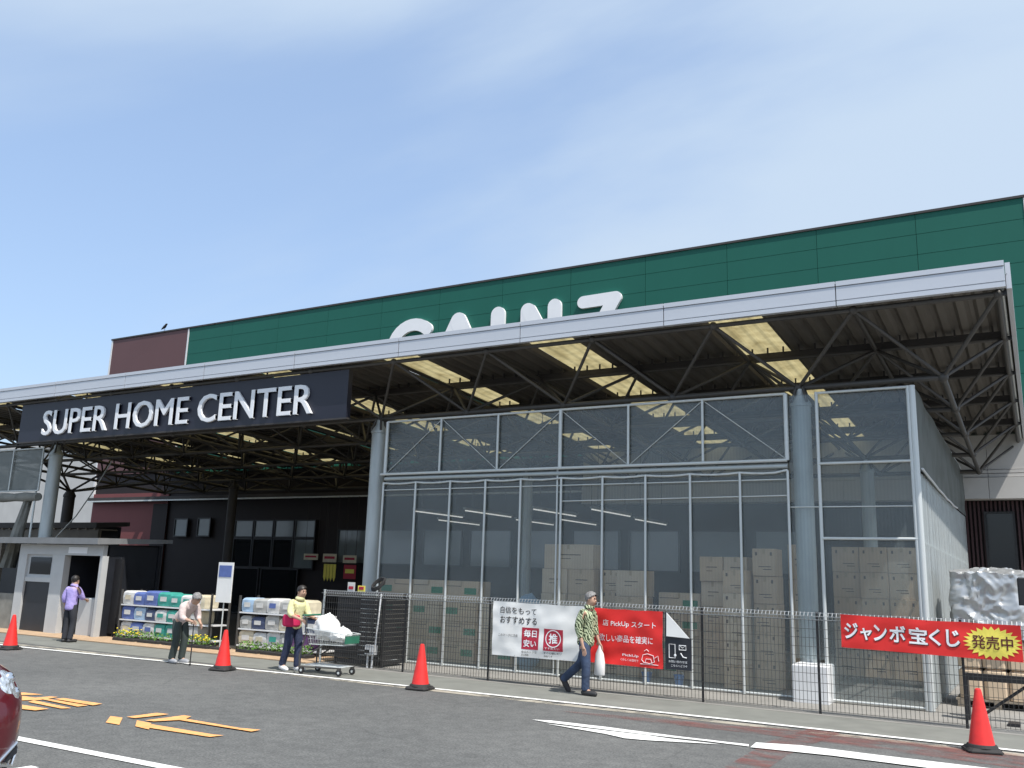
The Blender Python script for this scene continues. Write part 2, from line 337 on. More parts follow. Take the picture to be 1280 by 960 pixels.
# ------------------------------------------------------------------ the setting: ground, pavements, painted lines
def slab(name, x0, x1, y0, y1, z, m, label=None):
    return MB().add([(x0,y0,z),(x1,y0,z),(x1,y1,z),(x0,y1,z)], [(0,1,2,3)]).build(name, m, None, kind='structure', flip=False, label=label)
def marking(name, polys, z, m, label):
    mb = MB()
    for p in polys:
        pts = [(q[0], q[1], z) for q in p]; z += .0012
        if sum(pts[i][0]*pts[(i+1) % len(pts)][1]-pts[(i+1) % len(pts)][0]*pts[i][1] for i in range(len(pts))) < 0: pts.reverse()
        mb.add(pts, [tuple(range(len(pts)))])
    return mb.build(name, m, None, kind='structure', flip=False, label=label)
slab('ground', -1500, 1500, -1500, 1500, 0.0, M_asph)
slab('pavement', -60, 30, 12.86, 14.22, 0.004, M_walk)
slab('shop_floor', -12.9, 30, 14.22, 26.98, 0.006, M_floor)
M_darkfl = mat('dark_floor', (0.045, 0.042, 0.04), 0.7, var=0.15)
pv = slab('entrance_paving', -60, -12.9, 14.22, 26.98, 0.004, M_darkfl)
for i in range(30):          # paving slabs along the front edge of the entrance
    for j in range(3):
        x = -27.3+i*0.48
        block('paving_slab', (x+.006, 14.24+j*.45, .006), (x+.474, 14.684+j*.45, .024+random.uniform(0, .003)), M_tan, pv)
marking('gutter_strip', [[(-40, 12.48), (20, 12.48), (20, 12.69), (-40, 12.69)]], 0.004, M_gut, None)
marking('edge_line', [[(-60, 12.71), (-19, 12.2), (-12.5, 12.55), (-8.4, 12.68), (-4, 12.78), (20, 12.78), (20, 12.90), (-4, 12.90), (-8.4, 12.80), (-12.5, 12.67), (-19, 12.32), (-60, 12.83)]], 0.012, M_white, None)
marking('lane_line', [[(-30, 5.98), (-4.5, 6.10), (-4.5, 6.24), (-30, 6.12)]], 0.008, M_white, None)
marking('bay_line', [[(-8.35, 3.2), (-8.23, 3.2), (-8.05, 5.45), (-8.17, 5.45)]], 0.008, M_white, None)
P = lambda *pts: [on_z(a, b)[:2] for a, b in pts]
marking('road_arrow', [P((665,900.3),(689,901.6),(757,909.5),(810,916.5),(853,922),(936,931.5),(936,934),(880,927),(810,919.5),(757,913),(685,904)), P((682,905.5),(760,914.6),(810,920.2),(838,924.5),(900,931.5),(810,926.5),(781,924),(757,918.5))], 0.010, M_white, None)
marking('bay_line', [P((945,929.5),(1000,933),(1100,945.5),(1280,967),(1280,979),(1172,963),(1040,946),(938,935.5))], 0.014, M_white, None)
marking('road_arrow', [P((132,904),(138,896),(153,898),(149,907)), P((169,909),(171,901.5),(189,905),(186,913)), P((189,906.5),(267,919.5),(280,920.5),(262,922.5),(186,911)),
                       P((158,897.3),(196,892.3),(211,894),(200,895.5),(168,899)), P((181,902),(230,895.5),(239,897),(232,899.8),(300,911.5),(326,913.8),(314,916),(224,901.5),(192,903.2))], 0.010, M_orange, None)
marking('road_lettering', [P((0,867),(30,866.5),(54,869),(24,869.8),(0,870)), P((0,872),(24,870.5),(44,873),(62,871.5),(73,872.2),(50,876),(24,876.5),(8,876.5),(0,874.5)),
                        P((35,878.5),(42,876.4),(89,886.3),(76,886.8)), P((50,874.8),(58,874.4),(110,883),(97,884.5)), P((68,875),(79,873.8),(128,881),(116,883)), P((0,881),(24,882),(61,887.5),(44,889.5),(0,885))], 0.010, M_orange, None)
marking('faded_red_band', [P((700,889),(1020,915),(1280,944),(1280,962),(1010,925),(760,897)), P((905,960),(960,928),(1010,912),(1050,917),(985,944),(955,965))], 0.006, M_redp, None)

# ------------------------------------------------------------------ store building (wall plane Y = 27)
WY = 27.0
bld = thing('store_building', 'large store with green metal upper wall, brown end and dark recessed shop front', 'building', (-19, WY, 0))
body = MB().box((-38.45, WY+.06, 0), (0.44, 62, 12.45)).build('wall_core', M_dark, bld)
MB().box((-33.0, WY+.015, 5.9), (0.40, WY+.058, 12.44)).build('joint_backing', mat('green_joint', (.006, .045, .034), .7), bld)
XG = [-33.0] + [-33.0+2.787*i for i in range(1, 12)] + [0.40]
for i in range(12):
    for k in range(11):
        z0 = 12.52-.62*(k+1)
        x0, x1 = XG[i]+.006, XG[i+1]-.006
        block('panel', (x0, WY-.03, round(z0+.006, 3)), (x1, WY+.05, round(z0+.614, 3)), M_green, bld)
MB().box((-38.43, WY-.03, 5.9), (-33.10, WY+.05, 12.50)).build('brown_panel', M_brown, bld, label='brown end panel of the upper wall')
MB().box((-33.09, WY-.05, 5.9), (-33.01, WY+.05, 12.50)).build('corner_trim', M_trim, bld)
MB().box((0.405, WY-.05, 5.9), (0.47, WY+.10, 12.50)).build('corner_trim', M_trim, bld)
MB().box((-38.53, WY-.05, 4.9), (-38.435, WY+.10, 12.50)).build('corner_trim', M_trim, bld)
MB().prism_x([(WY-.07, 12.515), (WY+.35, 12.515), (WY+.35, 12.60), (WY-.07, 12.585)], -38.56, 0.50).build('parapet_cap', M_steel2, bld)
MB().box((-38.43, WY-.02, 0.05), (-33.2, WY+.05, 5.0)).build('maroon_wall', M_maroon, bld)
MB().box((-38.44, WY-.30, 4.62), (-12.8, WY+.02, 4.80)).build('eave_beam', M_steel2, bld)
MB().box((-38.44, WY-.33, 4.60), (-12.8, WY-.305, 4.66)).build('eave_edge', M_galv, bld)
# white eave band at the right end, in stacked strips
for z0, z1, d in ((4.20, 4.75, .55), (4.765, 4.85, .50), (4.865, 4.95, .50), (4.965, 5.88, .46)):
    for x0, x1 in ((-12.7, -8.4), (-8.39, -4.6), (-4.59, -0.98), (-.97, .44)):
        block('eave_panel', (x0, WY-d, z0), (x1, WY+.02, z1), M_eave, bld)
# ribbed dark maroon wall, right
M_rib = mat('maroon_ribbed_wall', (0.045, 0.016, 0.018), 0.5, var=0.08)
mb = MB(); x = -2.4
while x < 0.44:
    mb.box((x, WY-.05, 0.02), (x+.05, WY+.02, 4.19)); x += .1
mb.build('ribbed_cladding', M_rib, bld)
def window(x0, x1, z0, z1, m, y=WY, frame=.05, fm=None):
    fm = fm or M_black
    mb = MB()
    mb.box((x0-frame, y-.10, z0-frame), (x1+frame, y-.02, z0)); mb.box((x0-frame, y-.10, z1), (x1+frame, y-.02, z1+frame))
    mb.box((x0-frame, y-.10, z0), (x0, y-.02, z1)); mb.box((x1, y-.10, z0), (x1+frame, y-.02, z1))
    f = mb.build('window', fm, bld)
    MB().box((x0, y-.06, z0), (x1, y-.03, z1)).build('pane', m, f)
window(-1.12, -.50, 1.2, 3.85, M_glass)
window(-32.50, -31.75, 3.10, 3.80, M_glassl); window(-31.05, -30.35, 3.12, 3.82, M_glassl)
for i in range(4):
    x0 = -28.8+i*1.12
    window(x0, x0+.98, 3.10, 3.72, M_glassl); window(x0, x0+.98, 1.9, 2.98, M_glassl if i == 3 else M_glass)
for i in range(9):
    x0 = -23.2+i*2.0
    window(x0, x0+1.6, 2.15, 3.35, M_glassl)
for x0, x1 in ((-29.2, -27.3), (-27.1, -25.2)):
    window(x0, x1, 0.08, 1.8, M_glass)
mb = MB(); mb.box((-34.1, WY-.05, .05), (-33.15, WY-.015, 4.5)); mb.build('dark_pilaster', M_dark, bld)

# white building seen far off under the left end of the canopy
nb = thing('neighbouring_building', 'pale flat-roofed building seen beneath the left end of the canopy', 'building', (-72, 46, 0))
MB().box((-100, 46, 0), (-56.5, 60, 11.2)).build('wall', M_eave, nb)
MB().box((-100.2, 45.8, 11.2), (-56.3, 60.2, 11.6)).build('roof', M_eave, nb)
for i in range(6):
    f = MB().box((-88+i*5.5, 45.93, 1.2), (-85.2+i*5.5, 45.99, 2.6)).build('window', M_glass, nb)

# ------------------------------------------------------------------ canopy: space frame, deck, skylights, fascia, columns
MOD = 2.35; SL = -0.052
BX0, BY0, BZ0 = -12.89, 16.15, 5.30
def bz(y): return BZ0+SL*(y-BY0)
def tz(y): return 6.28+SL*(y-15.0)
def dz(y): return 6.49+SL*(y-14.8)
can = thing('canopy', 'long steel space-frame canopy with silver fascia and yellowed skylight strips', 'canopy', (-16, 16.1, 0))
KX = range(-8, 6)
bxs = [BX0+MOD*k for k in range(-8, 6)]; txs = [BX0-MOD/2+MOD*k for k in range(-8, 7)]
bys = [BY0+MOD*k for k in range(5)]; tys = [BY0-MOD/2+MOD*k for k in range(6)]
txs[-1] = -0.22
rt, rb, rd = .043, .050, .032
for y in tys:
    for i in range(len(txs)-1): bar('top_chord', (txs[i], y, tz(y)), (txs[i+1], y, tz(y)), rt, M_steel, can)
for x in txs:
    for j in range(len(tys)-1): bar('top_chord', (x, tys[j], tz(tys[j])), (x, tys[j+1], tz(tys[j+1])), rt, M_steel, can)
for y in bys:
    for i in range(len(bxs)-1): bar('bottom_chord', (bxs[i], y, bz(y)), (bxs[i+1], y, bz(y)), rb, M_steel, can)
for x in bxs:
    for j in range(len(bys)-1): bar('bottom_chord', (x, bys[j], bz(bys[j])), (x, bys[j+1], bz(bys[j+1])), rb, M_steel, can)
for i, x in enumerate(bxs):
    for j, y in enumerate(bys):
        for a in (i, i+1):
            for b in (j, j+1): bar('diagonal_bar', (x, y, bz(y)), (txs[a], tys[b], tz(tys[b])), rd, M_steel, can)
mb = MB()
for x in bxs:
    for y in bys: mb.ball((x, y, bz(y)), .085, nu=10, nv=6)
for x in txs:
    for y in tys: mb.ball((x, y, tz(y)), .075, nu=10, nv=6)
mb.build('node_ball', M_steel, can, smooth=True, kind='stuff')
for y in tys[1:]:
    MB().box((-33.2, y-.05, tz(y)+.02), (-.2, y+.05, dz(y)-.07)).build('purlin', M_steel2, can)
mb = MB()
for y in tys[1:]:
    x = -33.1
    while x < -.3: mb.box((x, y-.11, dz(y)-.10), (x+.03, y-.08, dz(y)+.02)); x += .30
mb.build('deck_clip', M_steel2, can, kind='stuff')
# ribbed deck and skylight strips
YD0, YD1 = 14.86, 26.94
def ribbed(x0, x1, name, m, pitch=.30, h=.075, lift=0.0):
    prof = []; x = x0
    n = max(1, round((x1-x0)/pitch)); p = (x1-x0)/n
    for i in range(n):
        a = x0+i*p; prof += [(a, h), (a+.22*p, h), (a+.42*p, 0), (a+.80*p, 0)]
    prof.append((x1, h))
    mb = MB()
    mb.add([(a, YD0, dz(YD0)+b+lift) for a, b in prof]+[(a, YD1, dz(YD1)+b+lift) for a, b in prof],
           [(i, i+1, i+1+len(prof), i+len(prof)) for i in range(len(prof)-1)])
    return mb.build(name, m, can, flip=False)
SK = [-12.45+3.76*k for k in range(-5, 3)]
edge = -33.2
for s in SK:
    ribbed(edge, s, 'deck_sheet', M_deck); ribbed(s-.04, s+1.02, 'skylight', M_sky, pitch=.24, h=.022, lift=.08); edge = s+.98
ribbed(edge, -.08, 'deck_sheet', M_deck)
# fascia, front: pressed panels with two grooves
FY = 14.75; ZB, ZT = 6.325, 6.735
js = [-.10, -2.54] + [-2.54-2.965*k for k in range(1, 11)] + [-33.3]
prof = [(FY+.10, ZB), (FY, ZB), (FY, ZB+.075), (FY+.018, ZB+.078), (FY+.018, ZB+.088), (FY, ZB+.091), (FY, ZT-.097), (FY+.018, ZT-.094), (FY+.018, ZT-.084), (FY-.012, ZT-.081), (FY-.012, ZT), (FY+.12, ZT)]
for a, b in zip(js[:-1], js[1:]):
    MB().prism_x(prof, b+.008, a-.008).build('fascia_panel', M_fascia, can)
MB().box((-33.28, FY+.03, ZB+.02), (-.12, FY+.09, ZT-.02)).build('fascia_backing', M_steel2, can)
# right-hand edge
mb = MB(); mb.add([(-.10, FY+.13, ZB), (-.03, FY+.13, ZB), (-.03, 26.9, dz(26.9)-.14), (-.10, 26.9, dz(26.9)-.14), (-.10, FY+.13, ZT), (-.03, FY+.13, ZT), (-.03, 26.9, dz(26.9)+.27), (-.10, 26.9, dz(26.9)+.27)],
                  [(0,3,2,1),(4,5,6,7),(0,1,5,4),(1,2,6,5),(2,3,7,6),(3,0,4,7)])
mb.build('side_fascia', M_fascia, can)
bar('edge_pipe', (-.16, 15.0, ZB+.05), (-.16, 26.8, dz(26.8)-.12), .028, M_galv, can)
for y in tys: MB().box((-.30, y-.03, tz(y)-.03), (-.10, y+.03, tz(y)+.04)).build('bracket', M_black, can)
MB().box((-33.35, FY+.05, ZB), (-33.25, 26.9, ZT)).build('side_fascia', M_fascia, can)
# columns
def column(x, y, r, z1, m=M_galv2, base=True):
    MB().tube((x, y, 0.01), (x, y, z1-.32), r, 28).build('column', m, can, smooth=True)
    zz = bz(y)
    MB().loft([[(x+a*math.cos(t*math.pi/14), y+a*math.sin(t*math.pi/14), z) for t in range(28)] for a, z in ((r*1.0, z1-.319), (r*1.12, z1-.315), (r*1.12, z1-.27), (r*.55, z1-.12), (r*.45, z1))]).build('column_cap', m, can, smooth=True)
    for dx in (-1, 1):
        for dy in (-1, 1): bar('cap_strut', (x+dx*r*.8, y+dy*r*.8, z1-.25), (x+dx*.06, y+dy*.06, zz), .025, M_steel, can)
column(-12.92, 16.15, .175, 5.27); column(-3.46, 16.15, .165, 5.27); column(-24.95, 16.12, .185, 5.22)
column(-25.1, 23.2, .16, bz(23.2)-.03, M_steel2); column(-12.92, 23.2, .16, bz(23.2)-.03, M_galv2); column(-3.46, 23.2, .16, bz(23.2)-.03, M_galv2)
MB().tube((-31.2, 20.9, .01), (-31.2, 20.9, 4.2), .2, 24).build('column', M_steel2, can, smooth=True)
MB().lathe([(.2, 0), (.22, .02), (.22, .08), (.1, .3)], 20, (-31.2, 20.9, 4.2)).build('column_cap', M_steel2, can, smooth=True)
for x_ in bxs[-14:-8]:
    for y_ in bys[1:4]:
        if abs(x_+31.2) < 2.6: bar('cap_strut', (-31.2, 20.9, 4.42), (x_, y_, bz(y_)), .04, M_steel2, can)
blk = MB().cham((-3.62, 15.50, .008), (-3.05, 16.06, .60), .025).build('concrete_footing', M_trim)
tag(blk, 'white painted concrete block around the foot of the right column', 'block')
# thin stay cable and pipe on the left
tag(MB().path([on_y(66, 676, 18.6), on_y(95, 645, 18.6), on_y(118, 612, 18.6), on_y(140, 576, 18.6)], .022, 6).build('stay_cable', M_galv), 'thin grey stay cable slanting up behind the left canopy column', 'cable')

# ------------------------------------------------------------------ board SUPER HOME CENTER
SY = 14.955
sb = thing('signboard', 'dark navy signboard with white raised capital letters hung under the canopy edge', 'sign', (-19, SY, 5.1))
MB().box((-25.05, SY, 5.14), (-12.93, SY+.14, 6.22)).build('board', M_navy, sb)
MB().box((-25.08, SY-.012, 5.10), (-12.90, SY+.15, 5.138)).build('board_edge', M_steel2, sb)
for i in range(6): bar('hanger', (-24.5+i*2.25, SY+.07, 6.22), (-24.5+i*2.25, SY+.07, 6.5), .02, M_steel2, sb)
vs_, fs_ = text_geo('SUPER HOME CENTER', 0.0, 0.5)
bm = bmesh.new(); bv = [bm.verts.new(v) for v in vs_]
for f in fs_:
    try: bm.faces.new([bv[i] for i in f])
    except ValueError: pass
bmesh.ops.remove_doubles(bm, verts=bm.verts, dist=1e-5); bm.verts.ensure_lookup_table()
seen = set(); comps = []
for v in bm.verts:
    if v.index in seen: continue
    st = [v]; seen.add(v.index); cv = []
    while st:
        q = st.pop(); cv.append(q)
        for e in q.link_edges:
            o2 = e.other_vert(q)
            if o2.index not in seen: seen.add(o2.index); st.append(o2)
    comps.append(cv)
a0 = min(v.co.x for v in bm.verts); a1 = max(v.co.x for v in bm.verts); b0 = min(v.co.y for v in bm.verts); b1 = max(v.co.y for v in bm.verts)
pl = on_y(51, 545, SY-.06); pr = on_y(389, 511, SY-.06); pt = on_y(389, 477, SY-.06)
comps.sort(key=lambda cv: min(v.co.x for v in cv))
for cv in comps:
    idx = {v.index: i for i, v in enumerate(cv)}
    fs = []
    for f in {f for v in cv for f in v.link_faces}: fs.append([idx[v.index] for v in f.verts])
    mb = MB(); mb.add([(pl.x+(v.co.x-a0)/(a1-a0)*(pr.x-pl.x), SY-.008-(v.co.z+.5)*.045, 5.275+(v.co.y-b0)/(b1-b0)*(5.965-5.275)) for v in cv], fs)
    base_v, base_f = list(mb.v), list(mb.f)
    for q_, (dx_, dz_) in enumerate(((.010, .005), (-.010, -.005), (.010, -.005), (-.010, .005))):
        mb.add([(v[0]+dx_, v[1]-.003*(q_+1) if v[1] < SY-.03 else v[1], v[2]+dz_) for v in base_v], base_f)
    mb.build('letter', M_letter, sb)
bm.free()

# ------------------------------------------------------------------ big rounded letters on the green wall
cz = thing('wall_lettering', 'big white rounded shop-name letters on the green upper wall', 'sign', (-16.4, WY-.2, 9.3))
def stroke(pts, r, y):
    """flat stroke with round ends, y = its front"""
    pts = [Vector((p[0], 0, p[1])) for p in pts]; lft, rgt = [], []
    for i, p in enumerate(pts):
        d = (pts[min(i+1, len(pts)-1)]-pts[max(i-1, 0)]).normalized(); n = Vector((-d.z, 0, d.x)); rr = r[i] if isinstance(r, list) else r
        lft.append(p+n*rr); rgt.append(p-n*rr)
    def cap(p, d, rr): return [p+(Vector((d.x*math.cos(t)-d.z*math.sin(t), 0, d.x*math.sin(t)+d.z*math.cos(t))))*rr for t in [math.pi/2-math.pi*k/10 for k in range(1, 10)]]
    r0 = r[0] if isinstance(r, list) else r; r1 = r[-1] if isinstance(r, list) else r
    end = cap(pts[-1], (pts[-1]-pts[-2]).normalized(), r1); start = cap(pts[0], (pts[0]-pts[1]).normalized(), r0)
    mb = MB(); loop = lft+end+rgt[::-1]+start
    n = len(pts); vs = [(p.x, y, p.z) for p in loop]; k = len(loop)
    fs = [(i, i+1, k-len(start)-2-i, k-len(start)-1-i) for i in range(n-1)]
    fs += [tuple([n-1]+list(range(n, n+len(end)))+[n+len(end)]), tuple([n+len(end)+n-1]+list(range(k-len(start), k))+[0])]
    vs += [(p.x, WY-.04, p.z) for p in loop]
    fs += [(i, (i+1) % k, (i+1) % k+k, i+k) for i in range(k)]
    return mb.add(vs, fs)
ZT2 = 11.44; HT = 2.35; zb = ZT2-HT
yl = [WY-.15-.004*i for i in range(20)]
def letter(strokes):
    mb = MB()
    for i, (pts, r) in enumerate(strokes):
        s = stroke(pts, r, yl[i]); mb.add(s.v, s.f)
    mb.build('letter', M_letter, cz)
cx, cr_, czr = -20.18, .98, HT/2-.24
letter([([(cx+cr_*math.cos(t), zb+HT/2+czr*math.sin(t)) for t in [R(48)+R(264)*k/22 for k in range(23)]], .24)])
letter([([(-18.98, zb+.29), (-18.10, ZT2-.35)], .34), ([(-17.22, zb+.29), (-18.10, ZT2-.35)], .34), ([(-18.6, zb+.8), (-17.6, zb+.8)], .24)])
letter([([(-16.38, zb+.29), (-16.38, ZT2-.29)], .29)])
letter([([(-15.14, zb+.29), (-15.14, ZT2-.30)], .28), ([(-15.08, ZT2-.33), (-14.12, zb+.36)], .28), ([(-14.06, zb+.29), (-14.06, ZT2-.26)], .26)])
letter([([(-12.95, ZT2-.27), (-11.74, ZT2-.25)], .22), ([(-11.78, ZT2-.27), (-12.85, zb+.32)], .24), ([(-12.9, zb+.28), (-11.75, zb+.28)], .27)])

# bird on the parapet
bd = thing('bird', 'small dark bird perched on the brown end of the roof edge', 'bird', (-34.95, WY+.1, 12.59))
mb = MB(); mb.path([(-35.16, WY+.1, 12.74), (-35.05, WY+.1, 12.79), (-34.93, WY+.1, 12.85), (-34.87, WY+.1, 12.91), (-34.83, WY+.1, 12.96), (-34.78, WY+.1, 12.96), (-34.73, WY+.1, 12.945)], [.012, .045, .07, .055, .045, .03, .004], 10)
mb.build('body', M_rubber, bd, smooth=True)
for s in (-.02, .02): bar('leg', (-34.92, WY+.1+s, 12.59), (-34.92, WY+.1+s, 12.80), .006, M_rubber, bd)

# ------------------------------------------------------------------ sheeted pipe enclosure under the canopy
EY = 15.85
en = thing('sheeted_enclosure', 'galvanised pipe enclosure clad in clear plastic sheeting under the canopy', 'enclosure', (-7, EY, 0))
def wrinkled(x0, x1, z0, z1, y, amp=.012, seed=0, n=None):
    nu = max(3, int((x1-x0)/.18)); nv = max(4, int((z1-z0)/.22))
    return MB().sheet(lambda u, v: (x0+(x1-x0)*u, y+amp*math.sin(math.pi*min(1, 4*min(u, 1-u)))*2*noise.noise(Vector((x0*3+u*(x1-x0)*2.2, (z0+v*(z1-z0))*0.9, seed*3.7))), z0+(z1-z0)*v), nu, nv)
UP = [-12.46, -11.0, -9.56, -8.10, -6.64, -5.17, -3.66]
LO = [-12.48, -11.60, -10.70, -9.82, -8.98, -8.06, -7.17, -6.29, -5.42, -4.50, -3.66]
rp = .026
for i, x in enumerate(UP): bar('upper_post', (x, EY, 3.97), (x, EY, 5.15), rp if i not in (3, 6, 0) else .04, M_galv, en)
bar('top_rail', (UP[0], EY, 5.15), (UP[-1], EY, 5.15), rp, M_galv, en)
bar('middle_rail', (UP[0]-.1, EY-.02, 3.97), (UP[-1], EY-.02, 3.97), .03, M_galv, en)
bar('gutter_pipe', (UP[0], EY+.02, 3.87), (UP[-1], EY+.02, 3.87), .042, M_galv2, en)
# the lower head rail sags a little between its posts
pts = []
for a, b in zip(LO[:-1], LO[1:]): pts += [(a+(b-a)*t, EY, 3.775-.025*math.sin(math.pi*t)) for t in (0, .25, .5, .75)]
pts.append((LO[-1], EY, 3.80)); MB().path(pts, .02, 8).build('head_rail', M_galv, en, smooth=True)
bar('head_rail', (LO[0], EY+.02, 3.62), (LO[-1], EY+.02, 3.64), .012, M_galv, en)
bar('cross_rail', (LO[5], EY+.03, 3.32), (LO[-1], EY+.03, 3.36), .012, M_galv, en)
for i, x in enumerate(LO): bar('lower_post', (x, EY, 0.01), (x, EY, 3.79), .024, M_galv, en)
bar('lower_post', (-8.16, EY+.03, 0.01), (-8.16, EY+.03, 3.95), .02, M_galv, en)
for i in range(6):
    a, b = UP[i], UP[i+1]
    z0, z1 = (3.98, 5.14) if i % 2 == 0 else (5.14, 3.98)
    bar('brace_wire', (a, EY+.03, z0), (b, EY+.03, z1), .009, M_galv, en, 6)
    wrinkled(a, b, 3.98, 5.15, EY+.05, .010, i).build('upper_sheet', M_film, en, smooth=True, flip=False)
for i in range(10):
    wrinkled(LO[i], LO[i+1], 0.03, 3.78, EY+.05, .022, 10+i).build('lower_sheet', M_film, en, smooth=True, flip=False)
wrinkled(UP[0], UP[-1], 3.78, 3.97, EY+.055, .01, 40).build('valance_sheet', M_film, en, smooth=True, flip=False)
bar('floor_rail', (LO[0], EY+.02, .04), (LO[-1], EY+.02, .04), .02, M_galv, en)
# bay beyond the column
for x, r in ((-3.13, .03), (-1.66, .034), (-1.60, .05)): bar('corner_post', (x, EY, .01), (x, EY, 5.14), r, M_galv, en)
for z in (5.12, 3.89, 2.63): bar('cross_rail', (-3.13, EY-.01, z), (-1.62, EY-.01, z), .024, M_galv, en)
bar('cross_rail', (-3.66, EY+.04, 3.16), (-1.62, EY+.04, 3.16), .011, M_galv, en)
bar('floor_rail', (-3.13, EY, .05), (-1.62, EY, .05), .02, M_galv, en)
for z0, z1 in ((.05, 2.63), (2.63, 3.89), (3.89, 5.12)): wrinkled(-3.13, -1.62, z0, z1, EY+.05, .02, 60+z0).build('bay_sheet', M_film, en, smooth=True, flip=False)
wrinkled(-3.64, -3.15, .66, 5.12, EY+.06, .012, 77).build('bay_sheet', M_film, en, smooth=True, flip=False)
# side wall running back to the store
SX = -1.58; SY1 = 26.4
mb = MB().sheet(lambda u, v: (SX+.02+.03*noise.noise(Vector((u*9, v*3, 5))), EY+.06+(SY1-EY)*u, 3.75-.05*math.sin(math.pi*u)+(5.10-.21*u-(3.75-.05*math.sin(math.pi*u)))*v), 26, 5)
mb.build('side_valance', M_film3, en, smooth=True, flip=False)
mb = MB().sheet(lambda u, v: (SX+.045*math.sin(u*2*math.pi*30)*.3, EY+.06+(SY1-EY)*u, .03+(3.70-.05*math.sin(math.pi*u))*v), 180, 3)
mb.build('ribbed_side_sheet', M_film2, en, smooth=True, flip=False)
for i in range(1, 19): bar('side_post', (SX-.03, EY+i*.56, .01), (SX-.03, EY+i*.56, 3.7), .022, M_galv, en)
for z in (5.10, 2.6): bar('side_rail', (SX-.03, EY, z), (SX-.03, SY1, z-.1), .024, M_galv, en)
MB().path([(SX+.06, EY+.06+(SY1-EY)*t, 3.76-.10*math.sin(math.pi*t)+.01*math.sin(t*40)) for t in [k/12 for k in range(9)]], .018, 6).build('tie_rope', M_trim, en)

# sheeted screen with rolled canvas, left of the left column
ls = thing('sheeted_screen', 'cloudy plastic screen with rolled canvas beside the left canopy column', 'screen', (-27, EY, 3.4))
for x in (-29.4, -28.05, -26.65, -25.18): bar('upright', (x, EY, 3.85), (x, EY, 5.12), .022, M_galv, ls)
for z in (5.11, 3.86): bar('rail', (-29.4, EY, z), (-25.18, EY, z), .022, M_galv, ls)
for a, b in ((-29.4, -28.05), (-28.05, -26.65), (-26.65, -25.18)): wrinkled(a, b, 3.86, 5.11, EY+.04, .02, a).build('cloudy_sheet', M_film3, ls, smooth=True, flip=False)
MB().path([(-29.4+.3*k, EY+.05+.02*math.sin(k*2), 3.68) for k in range(15)], [.13+.015*math.sin(k*1.7) for k in range(15)], 12).build('rolled_canvas', M_canvas, ls, smooth=True)
rings = []
for k in range(13):
    t = k/12; z = 3.62-2.0*t; cx0 = -25.75-.55*t
    rings.append([(cx0+(.10+.13*t+.03*math.sin(j*3+k*.6))*math.cos(j*math.pi/9), EY+.1+(.10+.10*t+.035*math.sin(j*2.6+1))*math.sin(j*math.pi/9), z) for j in range(18)])
MB().loft(rings).build('gathered_curtain', M_canvas, ls, smooth=True)
bar('upright', (-25.35, EY+.05, .01), (-25.35, EY+.05, 3.86), .03, M_galv, ls)

# ------------------------------------------------------------------ fluorescent fittings inside
for i, (x, y0) in enumerate([(-14.6, 19.9), (-12.95, 19.9), (-10.8, 19.7), (-9.3, 19.9), (-16.2, 23.4), (-13.4, 23.4), (-11.9, 23.4), (-9.6, 23.4)]):
    f = thing('strip_light', 'lit fluorescent strip hanging from the canopy inside the sheeted enclosure' if x > -12.5 else 'lit fluorescent strip hanging under the canopy beside the enclosure', 'light', (x, y0+1.2, 3.5), 'fluorescent strips under the canopy')
    MB().prism_y([(x-.045, 3.54), (x-.02, 3.51), (x+.02, 3.51), (x+.045, 3.54), (x+.045, 3.57), (x-.045, 3.57)], y0, y0+2.5).build('housing', M_canvas, f)
    bar('tube', (x, y0+.05, 3.49), (x, y0+2.45, 3.49), .016, mat('lit_tube', (1, .98, .92), .4, var=0, emit=0.55), f)
    for t in (.4, 2.1): bar('hanger', (x, y0+t, 3.6), (x, y0+t, tz(y0+t)), .008, M_steel2, f)

